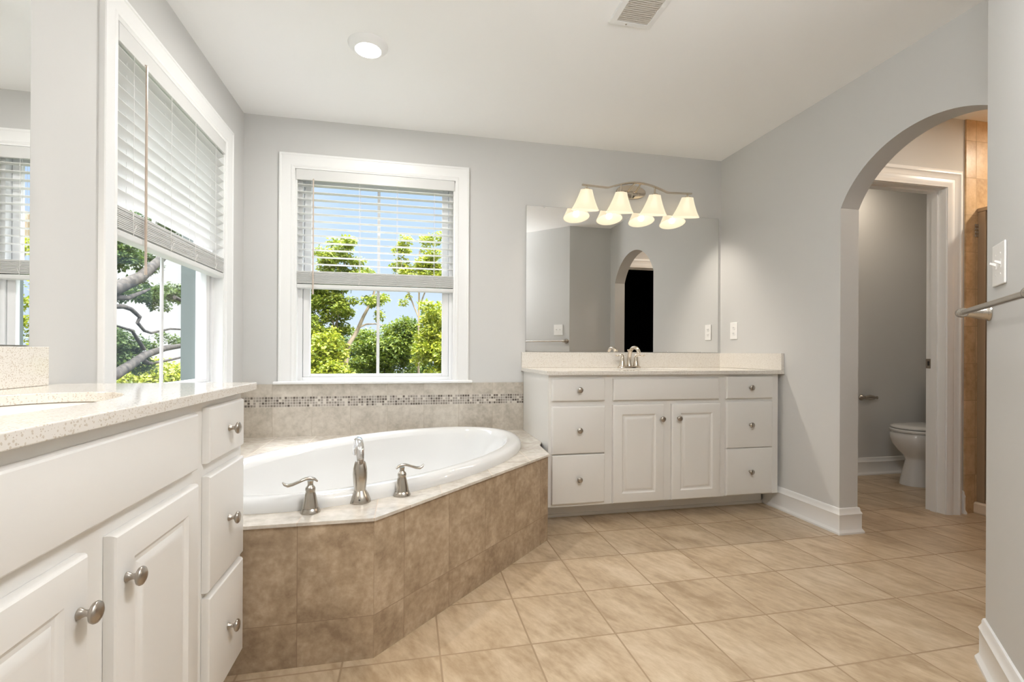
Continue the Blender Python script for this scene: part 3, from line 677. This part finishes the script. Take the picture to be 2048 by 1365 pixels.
# ------------------------------------------------------------------ recessed lights, ceiling vent
def downlight(label, x, y, power, col=(1.0, 0.97, 0.93), group='recessed ceiling lights'):
    t = thing('ceiling_downlight', label, 'ceiling light', (x, y, H), 0, group)
    MB().lathe([(0.093, -0.0), (0.092, -0.006), (0.080, -0.018), (0.064, -0.027), (0.060, -0.027), (0.059, -0.022)], (0, 0, 0), 'z', 40, True, False).build('trim_ring', TRIM, t, local=True, smooth=40)
    MB().lathe([(0.0595, -0.026), (0.0595, -0.022)], (0, 0, 0), 'z', 40).build('lens', LENS, t, local=True)
    ld = bpy.data.lights.new('downlight_lamp', 'AREA'); ld.shape = 'DISK'; ld.size = 0.11; ld.energy = power; ld.color = col
    lo = bpy.data.objects.new('downlight_lamp', ld); COL.objects.link(lo); lo.parent = t; lo.location = (0, 0, -0.029)
    return t
downlight('round white recessed light in the ceiling above the tub', -0.196, 2.372, 12)
fm = thing('added_fill_bowl_light', 'added fill light, a frosted bowl on a stem, unseen over the entry floor', 'ceiling light', (0.70, 0.50, H))  # added out-of-view lamp, soft fill for walls and ceiling
MB().lathe([(0.07, 0), (0.07, -0.015), (0.03, -0.025), (0.008, -0.03), (0.008, -0.32)], (0, 0, 0), 'z', 28).build('stem', NICKEL_L, fm, local=True, smooth=40)
MB().lathe([(0.185, -0.325), (0.200, -0.345), (0.185, -0.395), (0.140, -0.435), (0.07, -0.458), (0.005, -0.464)], (0, 0, 0), 'z', 36, True, True).build('glass_bowl', DOME, fm, local=True, smooth=50)
downlight('added round white fill light, unseen in the hall ceiling beyond the arch', 2.86, 1.72, 3.2, (1.0, 0.88, 0.74))  # added unseen lamp that lifts the hall
downlight('round white recessed light in the shower ceiling', 3.95, 1.75, 15, (1.0, 0.87, 0.70))

downlight('added round white fill light, unseen in the toilet room ceiling', 3.40, 2.90, 4.0, (1.0, 0.84, 0.66))  # added unseen lamp, brightens the toilet room wall from above

VENT_SLAT = plain('grey_vent_slat', (0.50, 0.47, 0.42), 0.6)
vt = thing('ceiling_vent', 'white slatted air register in the ceiling at the top edge', 'air vent', (0.951, 1.80, H))
m = MB(); fr = [(0.0, 0.0), (0.004, -0.007), (0.028, -0.009), (0.030, -0.004)]
lp = []
for d, z in fr: lp.append([(-0.101 + d, -0.176 + d, z), (0.101 - d, -0.176 + d, z), (0.101 - d, 0.176 - d, z), (-0.101 + d, 0.176 - d, z)])
m.loft(lp, False, False).build('frame', TRIM, vt, local=True, smooth=30)
MB().box(-0.072, -0.146, -0.0025, 0.072, 0.146, -0.0005).build('backing', plain('vent_shadow', (0.22, 0.20, 0.175), 0.8), vt, local=True)
first = None
for k in range(26):
    y = -0.142 + k * 0.0113
    if first is None:
        first = MB().add([(-0.0715, -0.0036, -0.0038), (0.0715, -0.0036, -0.0038), (0.0715, 0.0036, -0.0078), (-0.0715, 0.0036, -0.0078), (-0.0715, -0.0042, -0.0046), (0.0715, -0.0042, -0.0046), (0.0715, 0.0030, -0.0086), (-0.0715, 0.0030, -0.0086)],
                         [(0, 1, 2, 3), (7, 6, 5, 4), (0, 4, 5, 1), (1, 5, 6, 2), (2, 6, 7, 3), (3, 7, 4, 0)]).build('slat', VENT_SLAT, vt, local=True)
        first.location.y = y
    else:
        o = first.copy(); COL.objects.link(o); o.parent = vt; o.location.y = y
MB().lathe([(0.004, 0), (0.004, 0.0015)], (-0.022, 0.162, -0.0095), 'z', 12).build('screw', KNOB, vt, local=True)

# ------------------------------------------------------------------ outlet, switch, towel bar
ot = thing('wall_outlet', 'white duplex outlet on the right wall beside the far mirror', 'outlet', (XR, 3.060, 1.147), -PI / 2)
MB().box(-0.039, -0.006, -0.061, 0.039, -0.0005, 0.061).build('cover_plate', PLATE, ot, local=True, bevel=0.003)
for dz in (-0.0205, 0.0205):
    rc = MB().loft([[(x, -y0, z + dz) for x, z in ellipse(0, 0, 0.0165, 0.0135, 0, 24, p=3)] for y0 in (0.006, 0.0075)]).build('receptacle', PLATE, ot, local=True, smooth=30)
    m = MB(); m.box(-0.0075, -0.0078, dz - 0.002, -0.005, -0.0074, dz + 0.007); m.box(0.005, -0.0078, dz - 0.002, 0.0075, -0.0074, dz + 0.007); m.lathe([(0.0022, 0), (0.0022, 0.0004)], (0, -0.0074, dz - 0.007), '-y', 10)
    s2 = m.build('slot', DARKP, rc, local=True)
sw = thing('light_switch', 'white two-gang toggle switch plate above the towel bar', 'light switch', (1.703, 1.078, 1.249), PI * 5 / 4 )
MB().box(-0.0585, -0.006, -0.062, 0.0585, -0.0005, 0.062).build('cover_plate', PLATE, sw, local=True, bevel=0.003)
for dx in (-0.023, 0.023):
    MB().box(dx - 0.005, -0.0066, -0.012, dx + 0.005, -0.006, 0.012).build('toggle_surround', PLATE, sw, local=True)
    MB().loft([[(dx - 0.0035, -0.006, -0.004), (dx + 0.0035, -0.006, -0.004), (dx + 0.0035, -0.006, 0.005), (dx - 0.0035, -0.006, 0.005)], [(dx - 0.003, -0.020, 0.004), (dx + 0.003, -0.020, 0.004), (dx + 0.003, -0.019, 0.010), (dx - 0.003, -0.019, 0.010)]]).build('toggle', PLATE, sw, local=True, bevel=0.0008)
    for dz in (-0.030, 0.030): MB().lathe([(0.0028, 0), (0.002, 0.0012)], (dx, -0.006, dz), '-y', 10).build('screw', PLATE, sw, local=True)
# diagonal wall: rotate so that local -y points into the room (-1, 1)
sw.rotation_euler = (0, 0, PI / 4 + PI)
tb = thing('towel_bar', 'brushed nickel towel bar on the diagonal wall at the right edge', 'towel bar', (1.560, 0.935, 1.116), PI / 4 + PI)
for sx in (-1, 1):
    x = 0.305 * sx
    MB().lathe([(0.0285, 0.0005), (0.0285, 0.005), (0.0255, 0.009), (0.0235, 0.012), (0.0225, 0.020), (0.0185, 0.036), (0.0145, 0.050), (0.0125, 0.058)], (x, 0, 0), '-y', 28).build('post', NICKEL, tb, local=True, smooth=50)
    MB().lathe([(0.0135, -0.016), (0.0150, -0.012), (0.0150, 0.010), (0.0125, 0.015), (0.006, 0.018)], (x, -0.066, 0), '+x' if sx > 0 else '-x', 24).build('end_cap', NICKEL, tb, local=True, smooth=50)
MB().tube([(-0.300, -0.066, 0), (0.300, -0.066, 0)], 0.0085, 18).build('bar', NICKEL, tb, local=True, smooth=60)

# ------------------------------------------------------------------ toilet room door frame and closet door frame
def door_frame(name, x0, x1, z1, yface, depth, sgn, label):
    """sgn -1: casing stands out towards -y, +1: towards +y"""
    d = struct_empty(name, ((x0 + x1) / 2, yface, 0)); d['label'] = label
    w = (x1 - x0) / 2; j = 0.016
    wd = 0.100
    prof = [(0, 0), (0, 0.020), (0.012, 0.026), (0.022, 0.026), (0.030, 0.020), (0.048, 0.017), (0.056, 0.014), (0.066, 0.016), (0.080, 0.014), (0.090, 0.010), (0.100, 0.008), (0.100, 0)]
    a0, a1, zt = -w + j - 0.005, w - j + 0.005, z1 - j + 0.005
    lp = []
    for (px, pz, mx, mz) in ((a0, 0.0, -1, 0), (a0, zt, -1, 1), (a1, zt, 1, 1), (a1, 0.0, 1, 0)):
        lp.append([(px + mx * (wd - q), sgn * t, pz + mz * (wd - q)) for q, t in prof])
    MB().loft(lp).build('door_casing', TRIM, d, local=True, smooth=30)
    yb = -sgn * depth
    m = MB(); m.box(-w, 0, 0, -w + j, yb, z1); m.box(w - j, 0, 0, w, yb, z1); m.box(-w + j, 0, z1 - j, w - j, yb, z1); m.build('door_jamb', TRIM, d, local=True)
    m = MB(); ys = -sgn * depth * 0.38; ye = -sgn * depth * 0.68
    m.box(-w + j, ys, 0, -w + j + 0.011, ye, z1 - j); m.box(w - j - 0.011, ys, 0, w - j, ye, z1 - j); m.box(-w + j + 0.011, ys, z1 - j - 0.011, w - j - 0.011, ye, z1 - j); m.build('door_stop', TRIM, d, local=True)
    return d, w, j
d1, w1, j1 = door_frame('door_1', DX[0], DX[1], DZ, YH, 0.112, -1, 'white cased doorway of the toilet room beyond the arch')
m = MB(); m.box(w1 - j1 - 0.0025, 0.080, 0.895, w1 - j1, 0.112, 0.955); m.build('strike_plate', KNOB, d1, local=True)
MB().box(w1 - j1 - 0.003, 0.090, 0.912, w1 - j1 - 0.0024, 0.102, 0.940).build('latch_hole', DARKP, d1, local=True)
door_frame('door_2', CX[0], CX[1], DZ, YS, 0.11, 1, 'white cased dark closet doorway seen in the far mirror')

# ------------------------------------------------------------------ toilet and paper holder
to = thing('toilet', 'white elongated toilet with closed lid in the toilet room', 'toilet', (3.595, 2.905, 0))
def egg(x0, x1, wd, z, n=40):
    out = []; cx = x0 + (x1 - x0) * 0.52
    for i in range(n):
        a = 2 * PI * i / n; c, s = math.cos(a), math.sin(a)
        ax = (x1 - cx) if c > 0 else (cx - x0)
        yy = wd * (abs(s) ** 0.9) * (1 if s >= 0 else -1)
        out.append((cx + ax * c, yy, z))
    return out
MB().loft([egg(0.048, 0.62, 0.130, 0.0), egg(0.052, 0.62, 0.128, 0.02), egg(0.075, 0.62, 0.112, 0.12), egg(0.095, 0.62, 0.105, 0.185), egg(0.085, 0.60, 0.118, 0.215), egg(0.045, 0.57, 0.150, 0.255), egg(0.012, 0.54, 0.178, 0.305), egg(0.000, 0.52, 0.188, 0.350), egg(0.004, 0.51, 0.187, 0.385), egg(0.014, 0.50, 0.182, 0.395)]).build('bowl', PORC, to, local=True, smooth=60)
MB().loft([egg(0.006, 0.49, 0.188, 0.398), egg(0.002, 0.49, 0.191, 0.405), egg(0.002, 0.49, 0.191, 0.414), egg(0.006, 0.49, 0.188, 0.418)]).build('seat', PORC, to, local=True, smooth=50)
MB().loft([egg(0.016, 0.48, 0.181, 0.423), egg(0.010, 0.48, 0.186, 0.429), egg(0.012, 0.48, 0.185, 0.437), egg(0.034, 0.47, 0.168, 0.444), egg(0.11, 0.44, 0.11, 0.447)]).build('lid', PORC, to, local=True, smooth=50)
MB().box(0.585, -0.22, 0.36, 0.775, 0.22, 0.70).build('tank', PORC, to, local=True, bevel=0.02, seg=3)
MB().box(0.575, -0.23, 0.702, 0.785, 0.23, 0.735).build('tank_lid', PORC, to, local=True, bevel=0.01)
MB().box(0.47, -0.10, 0.39, 0.60, 0.10, 0.41).build('hinge_block', PORC, to, local=True, bevel=0.006)
MB().tube([(0.588, 0.16, 0.64), (0.572, 0.16, 0.64), (0.570, 0.12, 0.635), (0.570, 0.09, 0.632)], 0.006, 8).build('flush_lever', CHROME, to, local=True, smooth=50)
tp = thing('paper_holder', 'nickel toilet paper holder arm on the toilet room wall', 'paper holder', (3.60, YB, 0.632))
MB().lathe([(0.024, 0.0005), (0.024, 0.006), (0.016, 0.014), (0.012, 0.04)], (0, 0, 0), '-y', 24).build('rosette', KNOB, tp, local=True, smooth=40)
MB().tube([(-0.01, -0.045, 0.0), (0.03, -0.045, 0.002), (0.070, -0.045, 0.0), (0.090, -0.045, 0), (0.096, -0.045, 0), (0.106, -0.045, 0), (0.112, -0.045, 0)], [0.014, 0.023, 0.019, 0.010, 0.007, 0.013, 0.004], 14).build('arm', KNOB, tp, local=True, smooth=60)

# ------------------------------------------------------------------ shower
st = thing('shower_surround', 'tan stone tile lining the shower beyond the arch', 'shower wall', (3.9, YH, 0))
MB().box(3.364, YH - 0.010, 0, 4.379, YH - 0.0005, H - 0.001).build('tile_wall', SHOWER_T, st)
MB().box(4.369, YS + 0.0015, 0, 4.3795, YH - 0.011, H - 0.001).build('tile_end_wall', SHOWER_TY, st)
MB().box(3.53, YS + 0.0005, 0, 4.368, YS + 0.010, H - 0.001).build('tile_side_wall', SHOWER_T, st)
tag(MB().loft([[(x, y, z) for x, z in ((3.435, 0.0), (3.430, 0.01), (3.432, 0.060), (3.442, 0.070), (3.520, 0.070), (3.528, 0.060), (3.528, 0.0))] for y in (YS + 0.012, YH - 0.011)]).build('shower_curb', CREAM), 'cream stone shower threshold at the foot of the bronze frame', 'shower curb')
se = thing('shower_enclosure', 'bronze framed shower door at the hall edge of the tan tile', 'shower door', (3.48, 1.8, 0.0705))
MB().box(3.455, YH - 0.052, 0.0705, 3.500, YH - 0.0105, 1.868).build('wall_jamb', BRONZE, se, bevel=0.002)
MB().box(3.452, YS + 0.012, 1.869, 3.503, YH - 0.0105, 1.892).build('header_rail', BRONZE, se, bevel=0.002)
MB().box(3.455, YS + 0.012, 0.0705, 3.500, YS + 0.045, 1.868).build('strike_jamb', BRONZE, se, bevel=0.002)
MB().box(3.458, YS + 0.046, 0.0705, 3.498, YH - 0.053, 0.088).build('bottom_rail', BRONZE, se)
MB().box(3.474, YS + 0.046, 0.0885, 3.480, YH - 0.062, 1.868).build('glass_panel', SHOWER_GLASS, se)
MB().box(3.470, YH - 0.061, 0.0885, 3.486, YH - 0.053, 1.868).build('dark_gap_strip', DARKP, se)  # darkness of the gap beside the jamb, put in as a dark strip
m = MB()
for k in range(4): m.box(3.432, YH - 0.016, 1.715 + k * 0.021, 3.455, YH - 0.0105, 1.731 + k * 0.021)
m.build('hinge', KNOB, se, bevel=0.001)
MB().box(3.531, YS + 0.011, 0.0005, 4.368, YH - 0.011, 0.03).build('shower_pan', CREAM, se)

# ------------------------------------------------------------------ outside: ground and trees
tag(MB().box(-60, -30, -3.62, 60, 70, -3.5).build('lawn', GROUND), None, None, None, 'structure')
LEAF_Y = leaf_mat('yellow_green_leaves', [(0.12, 0.17, 0.012), (0.25, 0.29, 0.020), (0.42, 0.42, 0.04)])
LEAF_G = leaf_mat('mid_green_leaves', [(0.06, 0.11, 0.012), (0.135, 0.19, 0.018), (0.24, 0.28, 0.03)])
LEAF_D = leaf_mat('dark_green_leaves', [(0.035, 0.07, 0.018), (0.075, 0.125, 0.028), (0.15, 0.21, 0.045)])
LEAF_M = leaf_mat('fresh_green_leaves', [(0.10, 0.15, 0.015), (0.20, 0.25, 0.022), (0.34, 0.36, 0.045)])
BARK = bark_mat('grey_bark', (0.018, 0.015, 0.012), (0.070, 0.060, 0.048))
BARK_P = bark_mat('pale_bark', (0.20, 0.155, 0.10), (0.38, 0.30, 0.21))
def leaves(rng, blobs, size, per, droop=0.3):
    vs = []; fs = []
    for (x, y, z, rx, rz) in blobs:
        for _ in range(int(per * rx * rx * 15)):
            while True:
                p = Vector((rng.uniform(-1, 1), rng.uniform(-1, 1), rng.uniform(-1, 1)))
                if 0.25 < p.length < 1: break
            q = p.normalized() * (p.length ** 0.45) * rng.uniform(0.75, 1.08)
            c = Vector((x + q.x * rx, y + q.y * rx, z + q.z * rz))
            d = Vector((rng.gauss(0, 1), rng.gauss(0, 1), rng.gauss(-droop, 0.6))).normalized()
            n = (Vector((rng.gauss(0, 0.6), rng.gauss(0, 0.6), 1))).normalized()
            sd = d.cross(n).normalized(); n = sd.cross(d)
            ln = size * 0.50 * rng.uniform(0.7, 1.4); wd = ln * 0.30
            k = len(vs)
            vs += [tuple(c), tuple(c + d * ln * 0.45 + sd * wd + n * wd * 0.25), tuple(c + d * ln), tuple(c + d * ln * 0.45 - sd * wd + n * wd * 0.25)]
            fs += [(k, k + 1, k + 2), (k, k + 2, k + 3)]
    m = MB(); m.v = vs; m.f = fs; return m
def tree(label, base, limbs, blobs, lm, bm_, size, per, seed, group, name='tree'):
    rng = random.Random(seed)
    t = thing(name, label, 'tree', base, 0, group)
    m = MB()
    for pts, r0, r1 in limbs:
        n = len(pts); m.tube(pts, [r0 + (r1 - r0) * i / (n - 1) for i in range(n)], 9)
    m.build('trunk', bm_, t, smooth=60)
    leaves(rng, blobs, size, per).build('foliage', lm, t, normals=False)
    return t
def crown(seed, c, R, Hh, n, r0, r1):
    rng = random.Random(seed); out = []
    for _ in range(n):
        a = rng.uniform(0, 2 * PI); h = rng.uniform(-1, 1); w = math.sqrt(max(0, 1 - h * h)) * rng.uniform(0.3, 1)
        q = rng.uniform(r0, r1); out.append((c[0] + R * w * math.cos(a), c[1] + R * w * math.sin(a), c[2] + Hh * h, q, q * 0.75))
    return out
GR = 'trees outside the windows'
def cl(rng, x0, x1, y, z0, z1, n, r0, r1, flat=0.7):
    return [(rng.uniform(x0, x1), y + rng.uniform(-0.35, 0.35), rng.uniform(z0, z1), q, q * flat) for q in [rng.uniform(r0, r1) for _ in range(n)]]
R1 = random.Random(5)
tree('yellow-green bushy tree low in the left half of the tub window', (-1.6, 8.6, -3.5), [([(-1.6, 8.6, -3.5), (-1.55, 8.6, -1.5), (-1.5, 8.6, 0.2)], 0.14, 0.04)],
     cl(R1, -1.8, -1.0, 8.5, -0.2, 0.7, 26, 0.16, 0.30) + cl(R1, -1.85, -1.2, 8.6, 0.6, 1.3, 22, 0.14, 0.26), LEAF_Y, BARK, 0.12, 420, 11, GR)
tree('yellow-green bushy tree low in the right half of the tub window', (0.55, 9.0, -3.5), [([(0.55, 9.0, -3.5), (0.55, 9.0, -1.5), (0.5, 9.0, 0.6)], 0.14, 0.04)],
     cl(R1, 0.15, 1.1, 8.9, -0.2, 1.3, 40, 0.16, 0.32) + cl(R1, 0.25, 1.1, 9.0, 1.1, 1.85, 26, 0.14, 0.26), LEAF_Y, BARK, 0.12, 420, 12, GR)
tree('mid green round tree in the middle of the tub window', (-0.55, 10.6, -3.5), [([(-0.55, 10.6, -3.5), (-0.5, 10.6, -1.0), (-0.45, 10.6, 0.9)], 0.16, 0.05)],
     cl(R1, -1.05, 0.15, 10.5, -0.4, 0.9, 36, 0.18, 0.34) + cl(R1, -0.60, 0.12, 10.4, 0.8, 1.6, 26, 0.16, 0.28) + cl(R1, -1.15, -0.6, 10.5, 0.7, 1.35, 18, 0.16, 0.28), LEAF_G, BARK, 0.12, 420, 13, GR)
tree('dark green distant tree behind the right side of the tub window', (1.2, 16.5, -3.5), [([(1.2, 16.5, -3.5), (1.2, 16.5, 0.5), (1.2, 16.5, 2.0)], 0.25, 0.06)],
     cl(R1, -0.5, 2.4, 16.3, -0.6, 1.3, 34, 0.4, 0.7) + cl(R1, 0.3, 2.2, 16.3, 1.2, 2.3, 20, 0.3, 0.5), LEAF_D, BARK, 0.2, 150, 14, GR)
tree('dark green distant tree behind the left side of the tub window', (-2.6, 15.0, -3.5), [([(-2.6, 15.0, -3.5), (-2.6, 15.0, 0.5), (-2.6, 15.0, 1.2)], 0.25, 0.06)],
     cl(R1, -3.6, -0.9, 15.0, -0.9, 1.35, 46, 0.4, 0.7), LEAF_D, BARK, 0.2, 150, 15, GR)
tl = [([(-1.25, 9.0, -3.5), (-1.15, 9.0, 0.4), (-1.06, 9.0, 1.10), (-0.92, 9.0, 1.33), (-0.80, 9.0, 1.62), (-0.645, 9.0, 1.92), (-0.55, 9.0, 2.4)], 0.055, 0.016),
      ([(-0.88, 9.0, 1.42), (-0.75, 9.0, 1.48), (-0.60, 9.03, 1.49), (-0.45, 9.05, 1.46)], 0.020, 0.008),
      ([(-1.35, 9.1, -0.6), (-1.30, 9.1, 1.0), (-1.27, 9.1, 1.5), (-1.18, 9.1, 2.1), (-1.12, 9.1, 2.9)], 0.034, 0.010),
      ([(-1.29, 9.1, 1.25), (-1.38, 9.1, 1.8), (-1.40, 9.1, 2.3)], 0.018, 0.008)]
tb_ = cl(R1, -1.3, -0.95, 9.0, 2.75, 3.0, 7, 0.10, 0.17) + cl(R1, -1.5, -0.75, 9.0, 2.45, 2.75, 14, 0.12, 0.2, 0.5) + cl(R1, -1.75, -0.55, 9.0, 2.2, 2.45, 16, 0.12, 0.2, 0.45)
tb_ += cl(R1, -1.78, -0.95, 9.1, 1.7, 2.2, 30, 0.11, 0.2, 0.6) + cl(R1, -1.78, -1.1, 9.1, 1.25, 1.75, 26, 0.10, 0.18) + cl(R1, -0.85, -0.40, 9.0, 1.80, 2.05, 7, 0.09, 0.15, 0.6) + cl(R1, -0.62, -0.50, 9.0, 1.62, 1.75, 2, 0.08, 0.12)
tree('tall open-crowned tree with pale forked stems in the tub window', (-1.25, 9.0, -3.5), tl, tb_, LEAF_M, BARK_P, 0.12, 420, 16, GR)
tl = [([(0.19, 10.2, -3.5), (0.20, 10.2, 0.2), (0.20, 10.2, 1.6), (0.21, 10.2, 3.1)], 0.032, 0.016), ([(0.20, 10.2, 1.7), (-0.05, 10.2, 2.3), (-0.18, 10.2, 2.9)], 0.018, 0.008), ([(0.2, 10.2, 1.9), (0.42, 10.2, 2.5), (0.5, 10.2, 3.0)], 0.018, 0.008)]
tb_ = cl(R1, -0.32, 0.02, 10.2, 2.65, 3.35, 10, 0.09, 0.17, 0.7) + cl(R1, -0.42, 0.05, 10.2, 2.3, 2.75, 8, 0.09, 0.16, 0.6) + cl(R1, 0.25, 0.65, 10.2, 2.7, 3.4, 16, 0.10, 0.2, 0.7) + cl(R1, 0.2, 0.85, 10.2, 2.35, 2.8, 14, 0.12, 0.2, 0.6) + cl(R1, -0.15, 0.0, 10.2, 2.0, 2.15, 2, 0.08, 0.12)
tree('tall slender tree with one straight stem in the right of the tub window', (0.19, 10.2, -3.5), tl, tb_, LEAF_Y, BARK_P, 0.12, 420, 17, GR)
tl = [([(5.2, 9.2, -3.5), (5.0, 9.2, -0.5), (4.6, 9.2, 1.2), (4.2, 9.2, 2.4), (4.0, 9.2, 3.2)], 0.16, 0.07)]
tree('yellow-green tree whose reflection shows in the left wall mirror', (5.2, 9.2, -3.5), tl, cl(R1, 3.5, 5.4, 9.1, -0.6, 1.3, 40, 0.2, 0.36) + cl(R1, 3.6, 5.2, 9.3, 1.3, 2.7, 18, 0.12, 0.24), LEAF_Y, BARK_P, 0.12, 380, 20, GR)
# beyond the left wall window: a spreading tree with dark limbs
tl = [([(-4.0, 5.4, -3.5), (-3.95, 5.7, -0.5), (-3.85, 6.1, 1.2), (-3.7, 6.6, 1.62), (-3.6, 6.9, 1.75), (-3.6, 7.49, 1.985), (-3.6, 8.02, 2.326), (-3.6, 8.6, 2.75)], 0.14, 0.045),
      ([(-3.85, 6.1, 1.2), (-3.65, 6.8, 1.64), (-3.6, 7.2, 1.67), (-3.6, 7.55, 1.79), (-3.6, 7.75, 1.86)], 0.05, 0.014),
      ([(-3.7, 6.6, 1.5), (-3.6, 7.1, 1.55), (-3.6, 7.28, 1.53), (-3.6, 7.49, 1.44), (-3.6, 7.43, 1.36), (-3.6, 7.6, 1.26), (-3.6, 7.78, 1.235), (-3.6, 8.34, 1.32), (-3.6, 8.94, 1.335)], 0.032, 0.012),
      ([(-3.95, 5.7, 0.0), (-3.8, 6.3, 0.40), (-3.6, 6.95, 0.68), (-3.6, 7.3, 0.80), (-3.6, 7.63, 0.924), (-3.6, 8.19, 1.02), (-3.6, 8.94, 1.084)], 0.085, 0.035),
      ([(-3.6, 7.5, 0.88), (-3.6, 7.75, 0.80), (-3.55, 8.2, 0.84), (-3.5, 8.9, 0.92)], 0.03, 0.012),
      ([(-3.5, 8.25, 1.80), (-3.5, 8.6, 1.76), (-3.5, 8.93, 1.66), (-3.5, 9.3, 1.45)], 0.03, 0.012),
      ([(-3.6, 7.60, 1.0), (-3.6, 7.3, 1.25), (-3.62, 6.95, 1.30)], 0.028, 0.010)]
def cy_(rng, y0, y1, z0, z1, n, r0, r1, flat=0.6, x=-3.95):
    return [(x + rng.uniform(-0.2, 0.2), 1.09 * rng.uniform(y0, y1), 0.98 + 1.09 * (rng.uniform(z0, z1) - 0.98), q, q * flat) for q in [rng.uniform(r0, r1) for _ in range(n)]]
tb_ = cy_(R1, 6.6, 7.9, 2.08, 2.33, 18, 0.12, 0.22, 0.5) + cy_(R1, 6.6, 7.75, 1.62, 1.82, 16, 0.12, 0.2, 0.5) + cy_(R1, 7.6, 9.3, 1.78, 1.95, 18, 0.12, 0.2, 0.5) + cy_(R1, 6.4, 7.3, 0.75, 1.22, 22, 0.12, 0.24) + cy_(R1, 7.2, 7.6, 0.9, 1.12, 6, 0.09, 0.15) + cy_(R1, 8.2, 9.2, 1.10, 1.2, 6, 0.08, 0.13) + cy_(R1, 6.6, 8.6, 2.55, 3.2, 16, 0.15, 0.25)
tree('spreading tree with thick dark limbs outside the left wall window', (-4.0, 5.4, -3.5), tl, tb_, LEAF_D, BARK, 0.11, 420, 18, GR)
tree('yellow-green shrub mass below the limbs outside the left wall window', (-5.9, 13.0, -3.5), [([(-5.9, 13.0, -3.5), (-5.9, 13.0, -0.5)], 0.15, 0.05)], cl(R1, -7.2, -4.6, 13.0, -1.6, 0.55, 60, 0.35, 0.6), LEAF_Y, BARK, 0.16, 170, 19, GR)

# strip helper keys
for o in bpy.data.objects:
    if '_o' in o: del o['_o']
